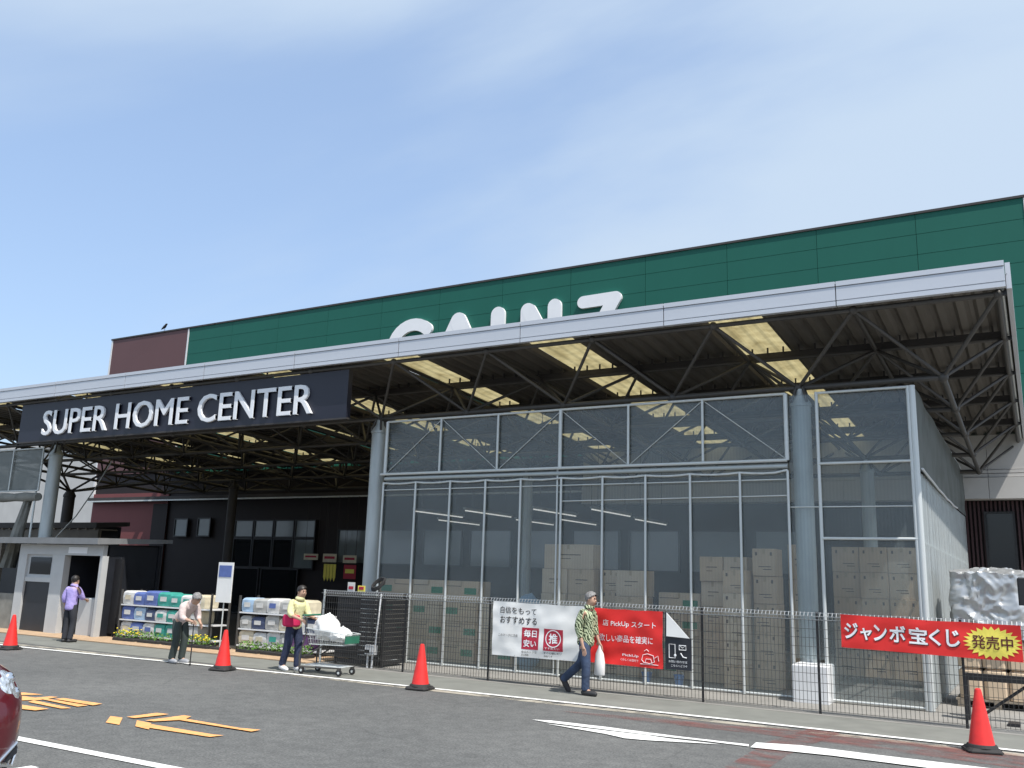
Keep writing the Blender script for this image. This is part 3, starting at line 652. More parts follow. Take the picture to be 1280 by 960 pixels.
# ------------------------------------------------------------------ cardboard boxes
def carton(x0, x1, y0, y1, z0, z1, label, group, m=None, style=0, rz=0.0):
    g = .006
    t = thing('cardboard_box', label, 'box', ((x0+x1)/2, (y0+y1)/2, z0), group)
    m = m or random.choice((M_card, M_card, M_card2))
    j = random.uniform(-.045, .045)
    block('carton', (round(x0+g, 3), round(y0+j, 2), round(z0+.002, 3)), (round(x1-g, 3), round(y0+j, 2)+round(y1-y0, 2), round(z1-.004, 3)), m, t, .008)
    yf = round(y0+j, 2)-.004
    xm = (x0+x1)/2
    if style == 0:      # two arrows and a line of print
        zz = z1-.16*(z1-z0)
        for s in (-.32, .30):
            xx = xm+s*(x1-x0); mb = MB(); mb.box((xx-.018, yf, zz-.05), (xx+.018, yf+.003, zz+.01)); mb.build('print_mark', M_print, t)
        xx = xm+random.uniform(-.06, .06); mb = MB(); mb.box((xx-.11, yf, z0+.32*(z1-z0)), (xx+.11, yf+.003, z0+.35*(z1-z0))); mb.build('print_line', M_print, t)
        mb = MB(); mb.box((xx-.03, yf, z0+.22*(z1-z0)), (xx+.12, yf+.003, z0+.25*(z1-z0))); mb.build('print_line', M_print, t)
    elif style == 1:    # green panel
        s = random.choice((-1, 1)); xa = xm+s*.26*(x1-x0)
        MB().box((xa-.15, yf, z0+.34*(z1-z0)), (xa+.15, yf+.003, z0+.66*(z1-z0))).build('green_label', M_greenp, t)
        MB().box((xm-s*.2-.2, yf, z0+.72*(z1-z0)), (xm-s*.2+.2, yf+.003, z0+.75*(z1-z0))).build('print_line', M_print, t)
    else:
        MB().box((xm-.2*(x1-x0), yf, z0+.55*(z1-z0)), (xm+.25*(x1-x0), yf+.003, z0+.585*(z1-z0))).build('print_line', M_print, t)
        MB().box((xm-.2*(x1-x0), yf, z0+.40*(z1-z0)), (xm+.05*(x1-x0), yf+.003, z0+.425*(z1-z0))).build('print_line', M_print, t)
    MB().box((xm-.024, yf-.002, z1-.10), (xm+.024, yf+.001, z1-.002)).build('tape', M_tape, t)
    t.rotation_euler.z = random.uniform(-.03, .03)
    return t
def stack(x0, x1, n, y0, z0, hs, label, group, style=0, d=.5, skip=()):
    w_ = (x1-x0)/n
    for c in range(n):
        z = z0
        for r_, h in enumerate(hs):
            if (c, r_) not in skip: carton(x0+c*w_, x0+(c+1)*w_, y0, y0+d, z, z+h, label, group, style=style)
            z += h
G = 'cardboard boxes stacked behind the clear sheeting'
stack(-12.95, -9.45, 4, 16.55, .03, [.42]*4, 'wide carton with a green printed panel in the stack beside the round column', G, 1, skip=((3, 3),))
stack(-9.0, -7.82, 2, 16.9, .03, [.50]*4, 'plain carton below the single wide carton in the tall pair of columns', G, 2)
carton(-8.98, -7.84, 16.9, 17.4, 2.03, 2.53, 'single wide carton lying across the top of a tall pair of columns', G, M_card2, 2)
stack(-7.76, -7.34, 1, 17.1, .03, [.40]*5, 'narrow carton in the slim column beside the tall pair', G, 0)
stack(-7.28, -6.66, 1, 16.75, .03, [.50]*4, 'carton in the square column next to the open gap', G, 2)
stack(-6.55, -5.70, 1, 17.2, .03, [.40]*4, 'low wide carton in the gap between two taller columns', G, 1)
stack(-5.62, -4.70, 2, 16.95, .03, [.46]*5, 'plain carton in the double column left of the slender front column', G, 2)
stack(-5.0, -4.56, 1, 16.35, .03, [.41]*5, 'small carton in the slender front column with printed arrows', G, 0)
stack(-4.52, -4.09, 1, 16.6, .03, [.49]*5, 'printed carton in the tall column beside the right canopy column', G, 0)
stack(-4.06, -3.62, 1, 17.3, .03, [.64]*4, 'tall brown carton standing behind the right canopy column', G, 2)
stack(-3.66, -2.06, 3, 19.4, .14, [.50]*5, 'carton on the pallet in the end bay of the enclosure', G, 0)
pa = thing('pallet', 'grey wooden pallet carrying the boxes in the end bay', 'pallet', (-2.86, 19.9, .006))
for k in range(6): block('deck_board', (-3.7, 19.42+k*.2, .115), (-2.02, 19.53+k*.2, .137), M_wood, pa)
for k in range(3): block('bearer', (-3.68+k*.79, 19.42, .008), (-3.58+k*.79, 20.53, .113), M_wood, pa)
bs = thing('sheet_wrapped_stack', 'stack of goods wrapped in pale blue plastic beside the green-printed cartons', 'wrapped goods', (-9.2, 16.5, 0))
M_bluef = mat('pale_blue_plastic', (0.20, 0.33, 0.46), 0.4, var=0.25, scale=3)
mb = MB(); mb.ball((-9.22, 16.75, .72), .36, .28, .78, 20, 14, lambda p: 1+.10*noise.noise(p*3))
mb.build('plastic_wrap', M_bluef, bs, smooth=True)
for x, lab in ((-6.42, 'small blue bucket on the floor under the middle of the red banner'), (-5.80, 'small blue bucket on the floor under the end of the red banner')):
    t = thing('bucket', lab, 'bucket', (x, 16.25, 0.006), 'blue buckets behind the banner')
    MB().lathe([(.065, 0), (.095, .17), (.102, .17), (.102, .19), (.088, .19), (.06, .02)], 18, (x, 16.25, .008)).build('pail', mat('blue_plastic', (.06, .18, .45), .4), t, smooth=True)
    MB().path([(x+.10*math.cos(a_), 16.23, .19+.07*math.sin(a_)) for a_ in [math.pi*k/8 for k in range(9)]], .005, 5).build('handle', M_galv, t)

# ------------------------------------------------------------------ mesh fence along the pavement
FNY = 14.35
fn = thing('mesh_fence', 'low black wire-mesh fence with folded top along the pavement', 'fence', (-5.5, FNY, 0))
FP = [-12.66, -10.60, -8.71, -6.72, -4.74, -2.96, -1.02, 0.95]
for x in FP:
    mb = MB(); mb.tube((x, FNY+.03, .004), (x, FNY+.03, 1.45), .019, 10); mb.tube((x, FNY+.03, 1.45), (x, FNY+.03, 1.462), .026, 10)
    mb.build('post', M_black if x > -12 else M_galv, fn, smooth=True)
def wire(mb, p, q, r):
    p, q = Vector(p), Vector(q); d = (q-p).normalized(); a = d.orthogonal().normalized(); b = d.cross(a)
    mb.add([p+a*r, p+b*r, p-a*r, p-b*r, q+a*r, q+b*r, q-a*r, q-b*r], [(0,1,5,4),(1,2,6,5),(2,3,7,6),(3,0,4,7)])
for a, b in zip(FP[:-1], FP[1:]):
    mb = MB(); tp = MB(); n = round((b-a)/.058); rw = .0042
    for k in range(1, n):
        x = a+(b-a)*k/n
        wire(mb, (x, FNY, .05), (x, FNY, 1.345), rw)
        wire(tp, (x, FNY, 1.345), (x, FNY-.055, 1.40), .0048); wire(tp, (x, FNY-.055, 1.40), (x, FNY-.01, 1.455), .0048)
    for k in range(11):
        z = .06+k*.128
        wire(mb, (a, FNY-.005, z), (b, FNY-.005, z), .0044)
    for dy, z in ((-.003, 1.348), (-.058, 1.40), (-.012, 1.45)): wire(tp, (a, FNY+dy, z), (b, FNY+dy, z), .005)
    mb.build('wire_panel', M_wire, fn, kind='stuff'); tp.build('folded_top', M_wiretop, fn, kind='stuff')

# ------------------------------------------------------------------ banners tied to the fence
def banner(name, label, x0, x1, z0, z1, m, amp, seed, corners=None, group='banners tied to the fence'):
    t = thing(name, label, 'banner', ((x0+x1)/2, FNY-.08, z0), group)
    c = corners or (0, 0, 0, 0)       # drop of bottom-left, bottom-right, top-left, top-right
    def fx(x, z):
        u = (x-x0)/(x1-x0); v = (z-z0)/(z1-z0)
        return x, z+(1-v)*(c[0]*(1-u)+c[1]*u)+v*(c[2]*(1-u)+c[3]*u)-.012*math.sin(math.pi*u)*v*abs(math.sin(u*9+seed))
    def fy(x, z):
        return FNY-.085+amp*noise.noise(Vector((x*2.1+seed, z*1.6, seed)))+amp*.8*noise.noise(Vector((x*1.4-z*5+seed, z*1.5+x*3, seed+4)))
    nu, nv = max(8, int((x1-x0)/.04)), max(8, int((z1-z0)/.05))
    mb = MB()
    def g(u, v):
        x, z = fx(x0+(x1-x0)*u, z0+(z1-z0)*v); return (x, fy(x, z), z)
    mb.sheet(g, nu, nv); n0 = len(mb.v)
    mb.sheet(lambda u, v: Vector(g(u, v))+Vector((0, .003, 0)), nu, nv)
    mb.build('cloth', m, t, smooth=True)
    me = MB()
    for u in (0.01, .25, .5, .75, .99):
        for v in (.02, .98):
            p = g(u, v); me.tube((p[0], p[1]-.003, p[2]), (p[0], FNY, p[2]+.01), .004, 6)
    me.build('tie', M_black, t)
    return t, fx, fy
def bt(tb, s, x0, x1, z0, z1, m, bold=0.0, name='lettering', k=.005):
    t, fx, fy = tb; return text(s, x0, x1, z0, z1, lambda x, z: fy(x, z)-k, m, t, name, bold, 0, fx)
def brect(tb, x0, x1, z0, z1, m, name, k=.004, poly=None):
    t, fx, fy = tb
    if poly is None:
        mb = MB().sheet(lambda u, v: (lambda q: (q[0], fy(*q)-k, q[1]))(fx(x0+(x1-x0)*u, z0+(z1-z0)*v)), 8, 8)
    else:
        cx, cz_ = sum(p[0] for p in poly)/len(poly), sum(p[1] for p in poly)/len(poly); n = len(poly); mb = MB()
        ring = lambda f: [(lambda q: (q[0], fy(*q)-k, q[1]))(fx(cx+(p[0]-cx)*f, cz_+(p[1]-cz_)*f)) for p in poly]
        mb.loft([ring(1), ring(.75), ring(.5), ring(.25), ring(.02)], cap=False)
    return mb.build(name, m, t, flip=False)

wb = banner('banner', 'white banner with dark lettering and two crimson squares tied to the fence', -8.58, -6.66, .47, 1.40, M_whiteb, .034, 1.3, (0, .0, 0, -.02))
bt(wb, '自信をもって', -8.42, -7.70, 1.20, 1.32, M_ink, .006); bt(wb, 'おすすめする', -8.42, -7.68, 1.03, 1.155, M_ink, .012)
bt(wb, 'このマークに注目', -8.44, -8.06, .80, .85, M_ink)
brect(wb, -7.97, -7.63, .61, .98, M_crim, 'crimson_square'); brect(wb, -7.53, -7.16, .61, .98, M_crim, 'crimson_square')
bt(wb, '毎日', -7.93, -7.67, .82, .945, M_letter, .02, k=.009); bt(wb, '安い', -7.93, -7.67, .65, .775, M_letter, .02, k=.009)
bt(wb, '推', -7.43, -7.26, .735, .905, M_letter, .02, k=.009)
t_, fx_, fy_ = wb
mb = MB(); mb.loft([[(lambda q: (q[0], fy_(*q)-.009, q[1]))(fx_(-7.345+r*math.cos(a), .82+r*math.sin(a))) for a in [2*math.pi*k/28 for k in range(28)]] for r in (.150, .134)], cap=False); mb.build('ring', M_letter, t_, flip=False)
bt(wb, '毎日おトクな', -7.96, -7.66, .545, .585, M_ink); bt(wb, '安心価格', -7.96, -7.82, .495, .53, M_ink)
bt(wb, 'すぐに使いたい', -7.52, -7.18, .55, .59, M_ink); bt(wb, '商品です', -7.52, -7.36, .50, .535, M_ink)
bt(wb, 'すすめたい', -7.50, -7.22, .635, .67, M_letter, k=.009)

rd_ = banner('banner', 'red banner with white lettering about a pick-up service tied to the fence', -6.64, -5.36, .46, 1.37, M_redb, .034, 5.1, (.02, 0, .0, -.01))
bt(rd_, '店 PickUp スタート', -6.42, -5.48, 1.07, 1.19, M_letter, .006); bt(rd_, '欲しい商品を確実に', -6.48, -5.53, .83, .95, M_letter, .005)
bt(rd_, 'PickUp', -6.07, -5.78, .60, .65, M_letter, .012); bt(rd_, 'くわしくは店内で', -6.10, -5.78, .535, .575, M_letter)
t_, fx_, fy_ = rd_
def bline(pts, r, m=M_letter, name='drawing'):
    mb = MB(); mb.path([(lambda q: (q[0], fy_(*q)-.008, q[1]))(fx_(*p)) for p in pts], r, 5); mb.build(name, m, t_)
bline([(-5.72, .58), (-5.70, .66), (-5.62, .68), (-5.52, .66), (-5.50, .56), (-5.58, .53), (-5.68, .54), (-5.72, .58)], .005)
bline([(-5.66, .53), (-5.64, .60), (-5.56, .60), (-5.54, .53)], .005); bline([(-5.68, .72), (-5.64, .75), (-5.60, .72)], .005); bline([(-5.50, .62), (-5.44, .66), (-5.43, .58)], .005); bline([(-5.74, .515), (-5.44, .515)], .005)

kb = banner('banner', 'black banner with a folded-over white corner and small white phone drawing', -5.32, -4.88, .47, 1.37, M_blackb, .012, 8.8, (0, 0, 0, -.42))
t_, fx_, fy_ = kb
MB().add([(-5.29, FNY-.105, 1.345), (-5.29, FNY-.115, .98), (-4.90, FNY-.12, .965), (-5.285, FNY-.10, 1.345), (-5.285, FNY-.11, .98), (-4.90, FNY-.115, .965)], [(0,1,2),(5,4,3),(0,2,5,3),(1,0,3,4),(2,1,4,5)]).build('folded_corner', M_whiteb, t_)
def kline(pts, r=.006): 
    MB().path([(p[0], fy_(*p)-.012, p[1]) for p in pts], r, 5).build('drawing', M_letter, t_)
kline([(-5.25, .65), (-5.25, .86), (-5.15, .86), (-5.15, .65), (-5.25, .65)]); kline([(-5.08, .78), (-5.08, .85), (-4.97, .85), (-4.97, .78), (-5.08, .78)]); kline([(-5.08, .85), (-5.025, .81), (-4.97, .85)], .004)
kline([(-5.06, .73), (-5.02, .67), (-4.96, .66)], .009)
MB().ball((-5.15, fy_(-5.15, .69)-.014, .69), .022, .006, .022, 12, 6).build('drawing', M_letter, t_)
text('お問い合わせは', -5.26, -4.95, .575, .615, lambda x, z: fy_(x, z)-.012, M_letter, t_); text('こちらへどうぞ', -5.22, -4.95, .515, .55, lambda x, z: fy_(x, z)-.012, M_letter, t_)

lb = banner('banner', 'long red banner with white lettering and a yellow starburst tied to the fence', -2.60, -0.28, .93, 1.43, M_redb, .022, 12.5, (.05, 0, .02, -.02))
for i, ch in enumerate('ジャンボ宝くじ'):
    w0 = [-2.55, -2.33, -2.15, -1.94, -1.68, -1.42, -1.20][i]; w1 = [-2.36, -2.17, -1.97, -1.72, -1.44, -1.27, -1.03][i]
    z0, z1 = (1.07, 1.315) if i not in (1,) else (1.07, 1.25)
    bt(lb, ch, w0, w1, z0, z1, M_letter, .022, k=.010); bt(lb, ch, w0+.010, w1+.010, z0-.012, z1-.012, M_ink, .024, k=.006)
cx_, cz2 = -.635, 1.165
poly = [(cx_+(.36 if k % 2 == 0 else .285)*math.cos(2*math.pi*k/48), cz2+(.232 if k % 2 == 0 else .18)*math.sin(2*math.pi*k/48)) for k in range(48)]
brect(lb, 0, 0, 0, 0, M_yellow, 'starburst', .005, poly)
bt(lb, '発売中', -.885, -.385, 1.07, 1.265, mat('dark_red_ink', (.10, .012, .012), .6), .012, k=.010)

# ------------------------------------------------------------------ traffic cones
def make_cone():
    t = thing('traffic_cone', '', 'cone', (0, 0, 0), 'red traffic cones along the road edge', local=True)
    mb = MB(); mb.cham((-.19, -.19, .0), (.19, .19, .045), .03); mb.build('base', M_rubber, t)
    mb = MB()
    for a, b in (((-.20, -.05), (-.185, .05)), ((.185, -.05), (.20, .05))): mb.box((a[0], a[1], .0), (b[0], b[1], .03))
    mb.lathe([(.175, .046), (.16, .075), (.145, .08)], 24); mb.build('base_collar', M_rubber, t)
    MB().lathe([(.148, .06), (.140, .085), (.040, .665), (.034, .69), (.020, .702), (.004, .704)], 28).build('body', M_cone, t, smooth=True)
    return t
cn = make_cone()
CP = [((12, 812), .05, 'red traffic cone on the edge line by the white-framed kiosk'), ((278, 838), .2, 'red traffic cone between the stooped person and the shopping cart'), ((525, 862), .1, 'red traffic cone in front of the cartons with green printed panels'), ((1228, 940), .3, 'red traffic cone below the long banner with the yellow starburst')]
for i, (p, a, lab) in enumerate(CP):
    o = cn if i == 0 else copy_tree(cn); q = on_z(*p); o.location = (q.x, q.y, .013); o.rotation_euler.z = a; o['label'] = lab

# ------------------------------------------------------------------ goods under a silver tarp, right
tp = thing('tarp_covered_stack', 'goods on a pallet under a crumpled silver tarp behind the long red banner', 'tarp stack', (-.75, 17.6, 0))
def tarp_pt(u, v):
    # u around, v from skirt to top
    a = 2*math.pi*u; ex = 5
    c, s_ = math.cos(a), math.sin(a); ex = 9; k = (abs(c)**ex+abs(s_)**ex)**(-1/ex)
    if v < .72: z = 1.10+(2.14-1.10)*v/.72; r_ = 1.0+.03*(1-v/.72)
    else:
        t = (v-.72)/.28; z = 2.14+.07*math.sin(t*math.pi/2); r_ = 1-t*.98*(t**.3)
    x, y = -.77+.55*k*c*r_, 17.55+.62*k*s_*r_
    q_ = Vector((x, y, z))+.12*noise.noise_vector(Vector((x*2, y*2, z*2)))
    d = .02*noise.noise(Vector((x*2, y*2, z*2)))-.10*abs(noise.noise(q_*2.2))-.07*abs(noise.noise(Vector((q_.x*5, q_.y*5, q_.z*4))))-.035*abs(noise.noise(q_*12))+.05
    nx, ny = c, s_
    return (x+nx*d*(1 if v < .8 else .3), y+ny*d*(1 if v < .8 else .3), z+(d if v > .7 else .02*noise.noise(Vector((x*6, y*6, 1)))))
mb = MB().sheet(tarp_pt, 170, 64); mb.build('tarp', M_tarp, tp, smooth=True)
for r_ in range(2):
    for c in range(3): block('sack', (-1.28+c*.36, 16.98, .15+r_*.48), (-.93+c*.36, 18.1, .62+r_*.48), M_card2, tp, .05)
for k in range(5): block('pallet_board', (-1.34, 16.96+k*.25, .11), (-.16, 17.08+k*.25, .14), M_wood, tp)
for k in range(3): block('pallet_bearer', (-1.32+k*.53, 16.96, .008), (-1.22+k*.53, 18.2, .108), M_wood, tp)

# black steel stand at the right edge
st = thing('steel_stand', 'black steel stand with a box on its post behind the end of the fence', 'stand', (-.2, 15.4, 0))
p1 = on_y(1272, 760, 15.4)
bar('post', (-.13, 15.4, .01), (-.13, 15.4, 2.05), .03, M_black, st)
MB().cham((-.30, 15.30, 1.66), (.02, 15.5, 2.06), .02).build('box', M_black, st)
bar('knuckle', (-.10, 15.26, 1.98), (-.10, 15.30, 1.98), .03, M_galv, st); bar('knuckle', (-.10, 15.26, 1.80), (-.10, 15.30, 1.80), .03, M_galv, st)
MB().box((-1.05, 15.36, .56), (.9, 15.44, .66)).build('cross_bar', M_black, st)
MB().box((-1.10, 15.30, .01), (-1.04, 15.5, .66)).build('leg', M_black, st)
bar('brace', (-.95, 15.45, .02), (-.25, 15.45, .56), .022, M_black, st); bar('brace', (.05, 15.40, .56), (.6, 15.40, .02), .022, M_black, st)
MB().box((-.55, 15.0, .008), (-.40, 15.3, .05)).build('foot', M_black, st)

# ------------------------------------------------------------------ people
M_skin = mat('skin', (0.50, 0.31, 0.22), 0.55, var=0.05)
M_hair = mat('dark_hair', (0.02, 0.016, 0.014), 0.5, var=0.2); M_hairg = mat('grey_hair', (0.22, 0.215, 0.21), 0.7, var=0.45, scale=30, bump=.5, bscale=60)
M_shoe = mat('dark_shoe', (0.03, 0.03, 0.032), 0.6); M_shoew = mat('white_shoe', (0.75, 0.75, 0.74), 0.6); M_shoeg = mat('grey_shoe', (0.33, 0.34, 0.36), 0.6)
M_jean = mat('blue_denim', (0.040, 0.062, 0.115), 0.85, var=0.45, scale=6, bump=.7, bscale=14); M_navyt = mat('navy_trousers', (0.025, 0.035, 0.075), 0.85, var=0.3, scale=6, bump=.7, bscale=14)
def zebra():
    m = mat('zebra_print', (0.6, 0.72, 0.45), 0.8); n = m.node_tree; b = n.nodes['Principled BSDF']
    t = n.nodes.new('ShaderNodeTexCoord'); wv = n.nodes.new('ShaderNodeTexWave'); wv.bands_direction = 'DIAGONAL'; wv.inputs['Scale'].default_value = 9; wv.inputs['Distortion'].default_value = 9; wv.inputs['Detail'].default_value = 2; wv.inputs['Detail Scale'].default_value = 1.5
    r = n.nodes.new('ShaderNodeValToRGB'); r.color_ramp.elements[0].position = .45; r.color_ramp.elements[1].position = .55; r.color_ramp.elements[0].color = (.03, .05, .02, 1); r.color_ramp.elements[1].color = (.50, .56, .36, 1)
    n.links.new(t.outputs['Object'], wv.inputs['Vector']); n.links.new(wv.outputs['Fac'], r.inputs['Fac']); n.links.new(r.outputs['Color'], b.inputs['Base Color']); return m
M_zeb = zebra()
def skin(name, nodes, edges, m, parent, root=0, sub=2):
    me = bpy.data.meshes.new(name); ks = list(nodes); ix = {k: i for i, k in enumerate(ks)}
    me.from_pydata([Vector(nodes[k][0]) for k in ks], [(ix[a], ix[b]) for a, b in edges], [])
    o = bpy.data.objects.new(name, me); C.objects.link(o); o.parent = parent; OFF[o] = Vector((0, 0, 0))
    md = o.modifiers.new('skin', 'SKIN'); md.use_smooth_shade = True; md.branch_smoothing = 0.6
    if not me.skin_vertices: me.skin_vertices.new()
    for i, k in enumerate(ks):
        r = nodes[k][1]; me.skin_vertices[0].data[i].radius = r if isinstance(r, tuple) else (r, r); me.skin_vertices[0].data[i].use_root = (i == root)
    sm = o.modifiers.new('smooth', 'SUBSURF'); sm.levels = sub; sm.render_levels = sub
    me.materials.append(m); return o
def person(label, loc, rz, pose, top, trousers, shoe, hair, scale=1.0, sleeve=1.0, waist=None):
    """pose: dict of joint -> (x, y, z) in a frame that faces +X, feet on z = 0"""
    t = thing('person', label, 'person', (0, 0, 0), local=True); J = {k: Vector(v) for k, v in pose.items()}
    n, e = {}, []
    def add(k, p, r, link=None):
        n[k] = (p, r)
        if link: e.append((link, k))
    J['neck0'] = J['chest']+(J['neck']-J['chest'])*.75
    hd = J['head']-J['neck']; hu = hd.normalized(); fw = Vector((1, 0, 0)) if 'face' not in J else J['face'].normalized()
    add('pelvis', J['pelvis'], .115); add('waist', (J['pelvis']+J['chest'])/2, .105, 'pelvis'); add('chest', J['chest'], .098, 'waist')
    add('neck', J['neck'], .064, 'chest'); add('jaw', J['neck']+hu*.065+fw*.02, .080, 'neck'); add('brow', J['neck']+hu*.145+fw*.01, .098, 'jaw'); add('crown', J['neck']+hu*.215, .070, 'brow')
    add('nose', J['neck']+hu*.115+fw*.105, .010, 'jaw')
    for s in ('l', 'r'):
        add('sh'+s, J['sh'+s], .040, 'chest'); add('el'+s, J['el'+s], .042, 'sh'+s); add('wr'+s, J['wr'+s], .028, 'el'+s)
        d = (J['wr'+s]-J['el'+s]).normalized(); side = d.orthogonal().normalized() if abs(d.y) > .9 else d.cross(Vector((0, 1, 0))).normalized(); palm = J['wr'+s]+d*.07
        add('pa'+s, palm, (.034, .022), 'wr'+s)
        for k in range(4):
            off = side*(-.030+.020*k); L_ = (.062, .072, .070, .055)[k]
            add(f'f{k}{s}', palm+d*.045+off, .009, 'pa'+s); add(f'g{k}{s}', palm+d*(.045+L_*.6)+off+Vector((0, 0, -.012)), .0085, f'f{k}{s}'); add(f'h{k}{s}', palm+d*(.045+L_)+off+Vector((0, 0, -.03)), .007, f'g{k}{s}')
        add('th'+s, J['wr'+s]+d*.05-side*.045, .011, 'pa'+s); add('tt'+s, J['wr'+s]+d*.09-side*.058, .009, 'th'+s)
        add('hp'+s, J['hp'+s], .088, 'pelvis'); add('kn'+s, J['kn'+s], .058, 'hp'+s); add('an'+s, J['an'+s], .040, 'kn'+s); add('to'+s, J['to'+s], .030, 'an'+s)
    skin('body', n, e, M_skin, t)
    # clothes over the body
    c, ce = {}, []
    def cadd(k, p, r, link=None):
        c[k] = (p, r)
        if link: ce.append((link, k))
    ax = (J['chest']-J['pelvis']).normalized()
    cadd('hem', J['pelvis']-ax*.13, .150); cadd('hem2', J['pelvis']-ax*.06, .158, 'hem'); cadd('w', (J['pelvis']+J['chest'])/2, .148, 'hem2'); cadd('c', J['chest'], .152, 'w'); cadd('n0', J['chest']+(J['neck']-J['chest'])*.75, .125, 'c'); cadd('n', J['neck']+hu*.012, .090, 'n0'); cadd('n1', J['neck']+hu*.045, .084, 'n')
    for s in ('l', 'r'):
        cadd('s'+s, J['sh'+s], .098, 'c'); E_ = J['sh'+s]+(J['el'+s]-J['sh'+s])*min(1, sleeve); cadd('e'+s, E_, .072, 's'+s)
        if sleeve > 1: cadd('q'+s, J['el'+s]+(J['wr'+s]-J['el'+s])*(sleeve-1), .046, 'e'+s)
    skin('top', c, ce, top, t)
    c, ce = {}, []
    cadd('p0', J['pelvis']+Vector((0, 0, .10)), .118); cadd('p', J['pelvis']+Vector((0, 0, -.01)), .132, 'p0')
    for s in ('l', 'r'):
        cadd('h'+s, J['hp'+s]+Vector((0, 0, -.02)), .112, 'p'); cadd('m'+s, (J['hp'+s]+J['kn'+s])/2, .098, 'h'+s); cadd('k'+s, J['kn'+s], .080, 'm'+s); cadd('a'+s, J['an'+s]+(J['kn'+s]-J['an'+s])*.04, .070, 'k'+s); cadd('b'+s, J['an'+s]-(J['kn'+s]-J['an'+s])*.06, .072, 'a'+s)
    skin('trousers', c, ce, trousers, t, root=1)
    for s in ('l', 'r'):
        d = (J['to'+s]-J['an'+s]); a = J['an'+s]
        mb = MB(); heel = a+Vector((-.02 if d.x >= 0 else .02, 0, -.045)) if d.z > -.09 else a-d*.25
        toe = J['to'+s]
        mb.path([heel-(toe-heel).normalized()*.05, heel-(toe-heel).normalized()*.03, heel, heel+(toe-heel)*.5, toe, toe+(toe-heel).normalized()*.055, toe+(toe-heel).normalized()*.075], [.02, .042, .052, .050, .046, .034, .010], 12)
        mb.build('shoe', shoe, t, smooth=True)
    hc = J['neck']+hu*.155; mb = MB()
    mb.ball((0, 0, 0), .104, .096, .102, 28, 18, lambda p: 1+.07*noise.noise(p*6)+.04*noise.noise(p*15))
    keep = [i for i, v in enumerate(mb.v)]
    q = Vector((0, 0, 1)).rotation_difference(hu).to_matrix()
    vv = [q @ Vector(v)+hc for v in mb.v]; ff = [f for f in mb.f if sum((Vector(mb.v[i]).dot(fw)*1.1-Vector(mb.v[i]).z*1.0) for i in f)/len(f) < .028]
    MB().add(vv, ff).build('hair', hair, t, smooth=True)
    for sg in (-1, 1):
        lat = hu.cross(fw).normalized()
        MB().ball(J['neck']+hu*.145+fw*.088+lat*.032*sg, .011, nu=8, nv=6).build('eye', M_ink, t)
        MB().ball(J['neck']+hu*.125+lat*.082*sg, .018, .010, .028, 8, 6).build('ear', M_skin, t, smooth=True)
    t.location = loc; t.rotation_euler.z = rz; t.scale = (scale,)*3
    return t
STAND = dict(pelvis=(0, 0, .90), chest=(.01, 0, 1.24), neck=(.02, 0, 1.40), head=(.03, 0, 1.62), shl=(.0, .175, 1.33), shr=(.0, -.175, 1.33), ell=(-.03, .23, 1.07), elr=(-.03, -.23, 1.07), wrl=(.05, .23, .84), wrr=(.05, -.23, .84),
             hpl=(0, .085, .86), hpr=(0, -.085, .86), knl=(.02, .09, .48), knr=(.02, -.09, .48), anl=(0, .09, .085), anr=(0, -.09, .085), tol=(.14, .11, .035), tor=(.14, -.11, .035))
def pose(**k): d = dict(STAND); d.update(k); return d

walk = pose(pelvis=(0, 0, .87), chest=(.03, 0, 1.22), neck=(.06, 0, 1.38), head=(.10, 0, 1.60), shl=(.02, .17, 1.31), shr=(.03, -.17, 1.31), ell=(.02, .23, 1.06), wrl=(.10, .23, .86), elr=(-.02, -.23, 1.05), wrr=(.05, -.22, .82),
            hpl=(-.01, .085, .84), hpr=(.01, -.085, .84), knr=(.06, -.09, .47), anr=(.05, -.09, .085), tor=(.20, -.10, .035), knl=(-.14, .09, .47), anl=(-.47, .09, .19), tol=(-.39, .10, .05))
fm = on_z(735, 869)
person('walking person in green zebra-print shirt and blue jeans in front of the banners', (fm.x-.05, fm.y, .008), R(-4), walk, M_zeb, M_jean, M_shoe, M_hairg, 1.0, 1.75)
tb = thing('carrier_bag', 'narrow white carrier bag held by the walking person', 'bag', (fm.x+.19, fm.y+.2, .35))
mb = MB(); rings = []
for z, a, b in ((.30, .10, .05), (.32, .115, .06), (.50, .11, .055), (.64, .085, .035), (.72, .04, .02), (.80, .018, .012)):
    rings.append([(fm.x+.10+.8*a*(1+.08*math.sin(3*k+z*9))*math.cos(k*math.pi/8), fm.y+.22+b*math.sin(k*math.pi/8), z) for k in range(16)])
mb.loft(rings); mb.build('bag', M_whiteb, tb, smooth=True)

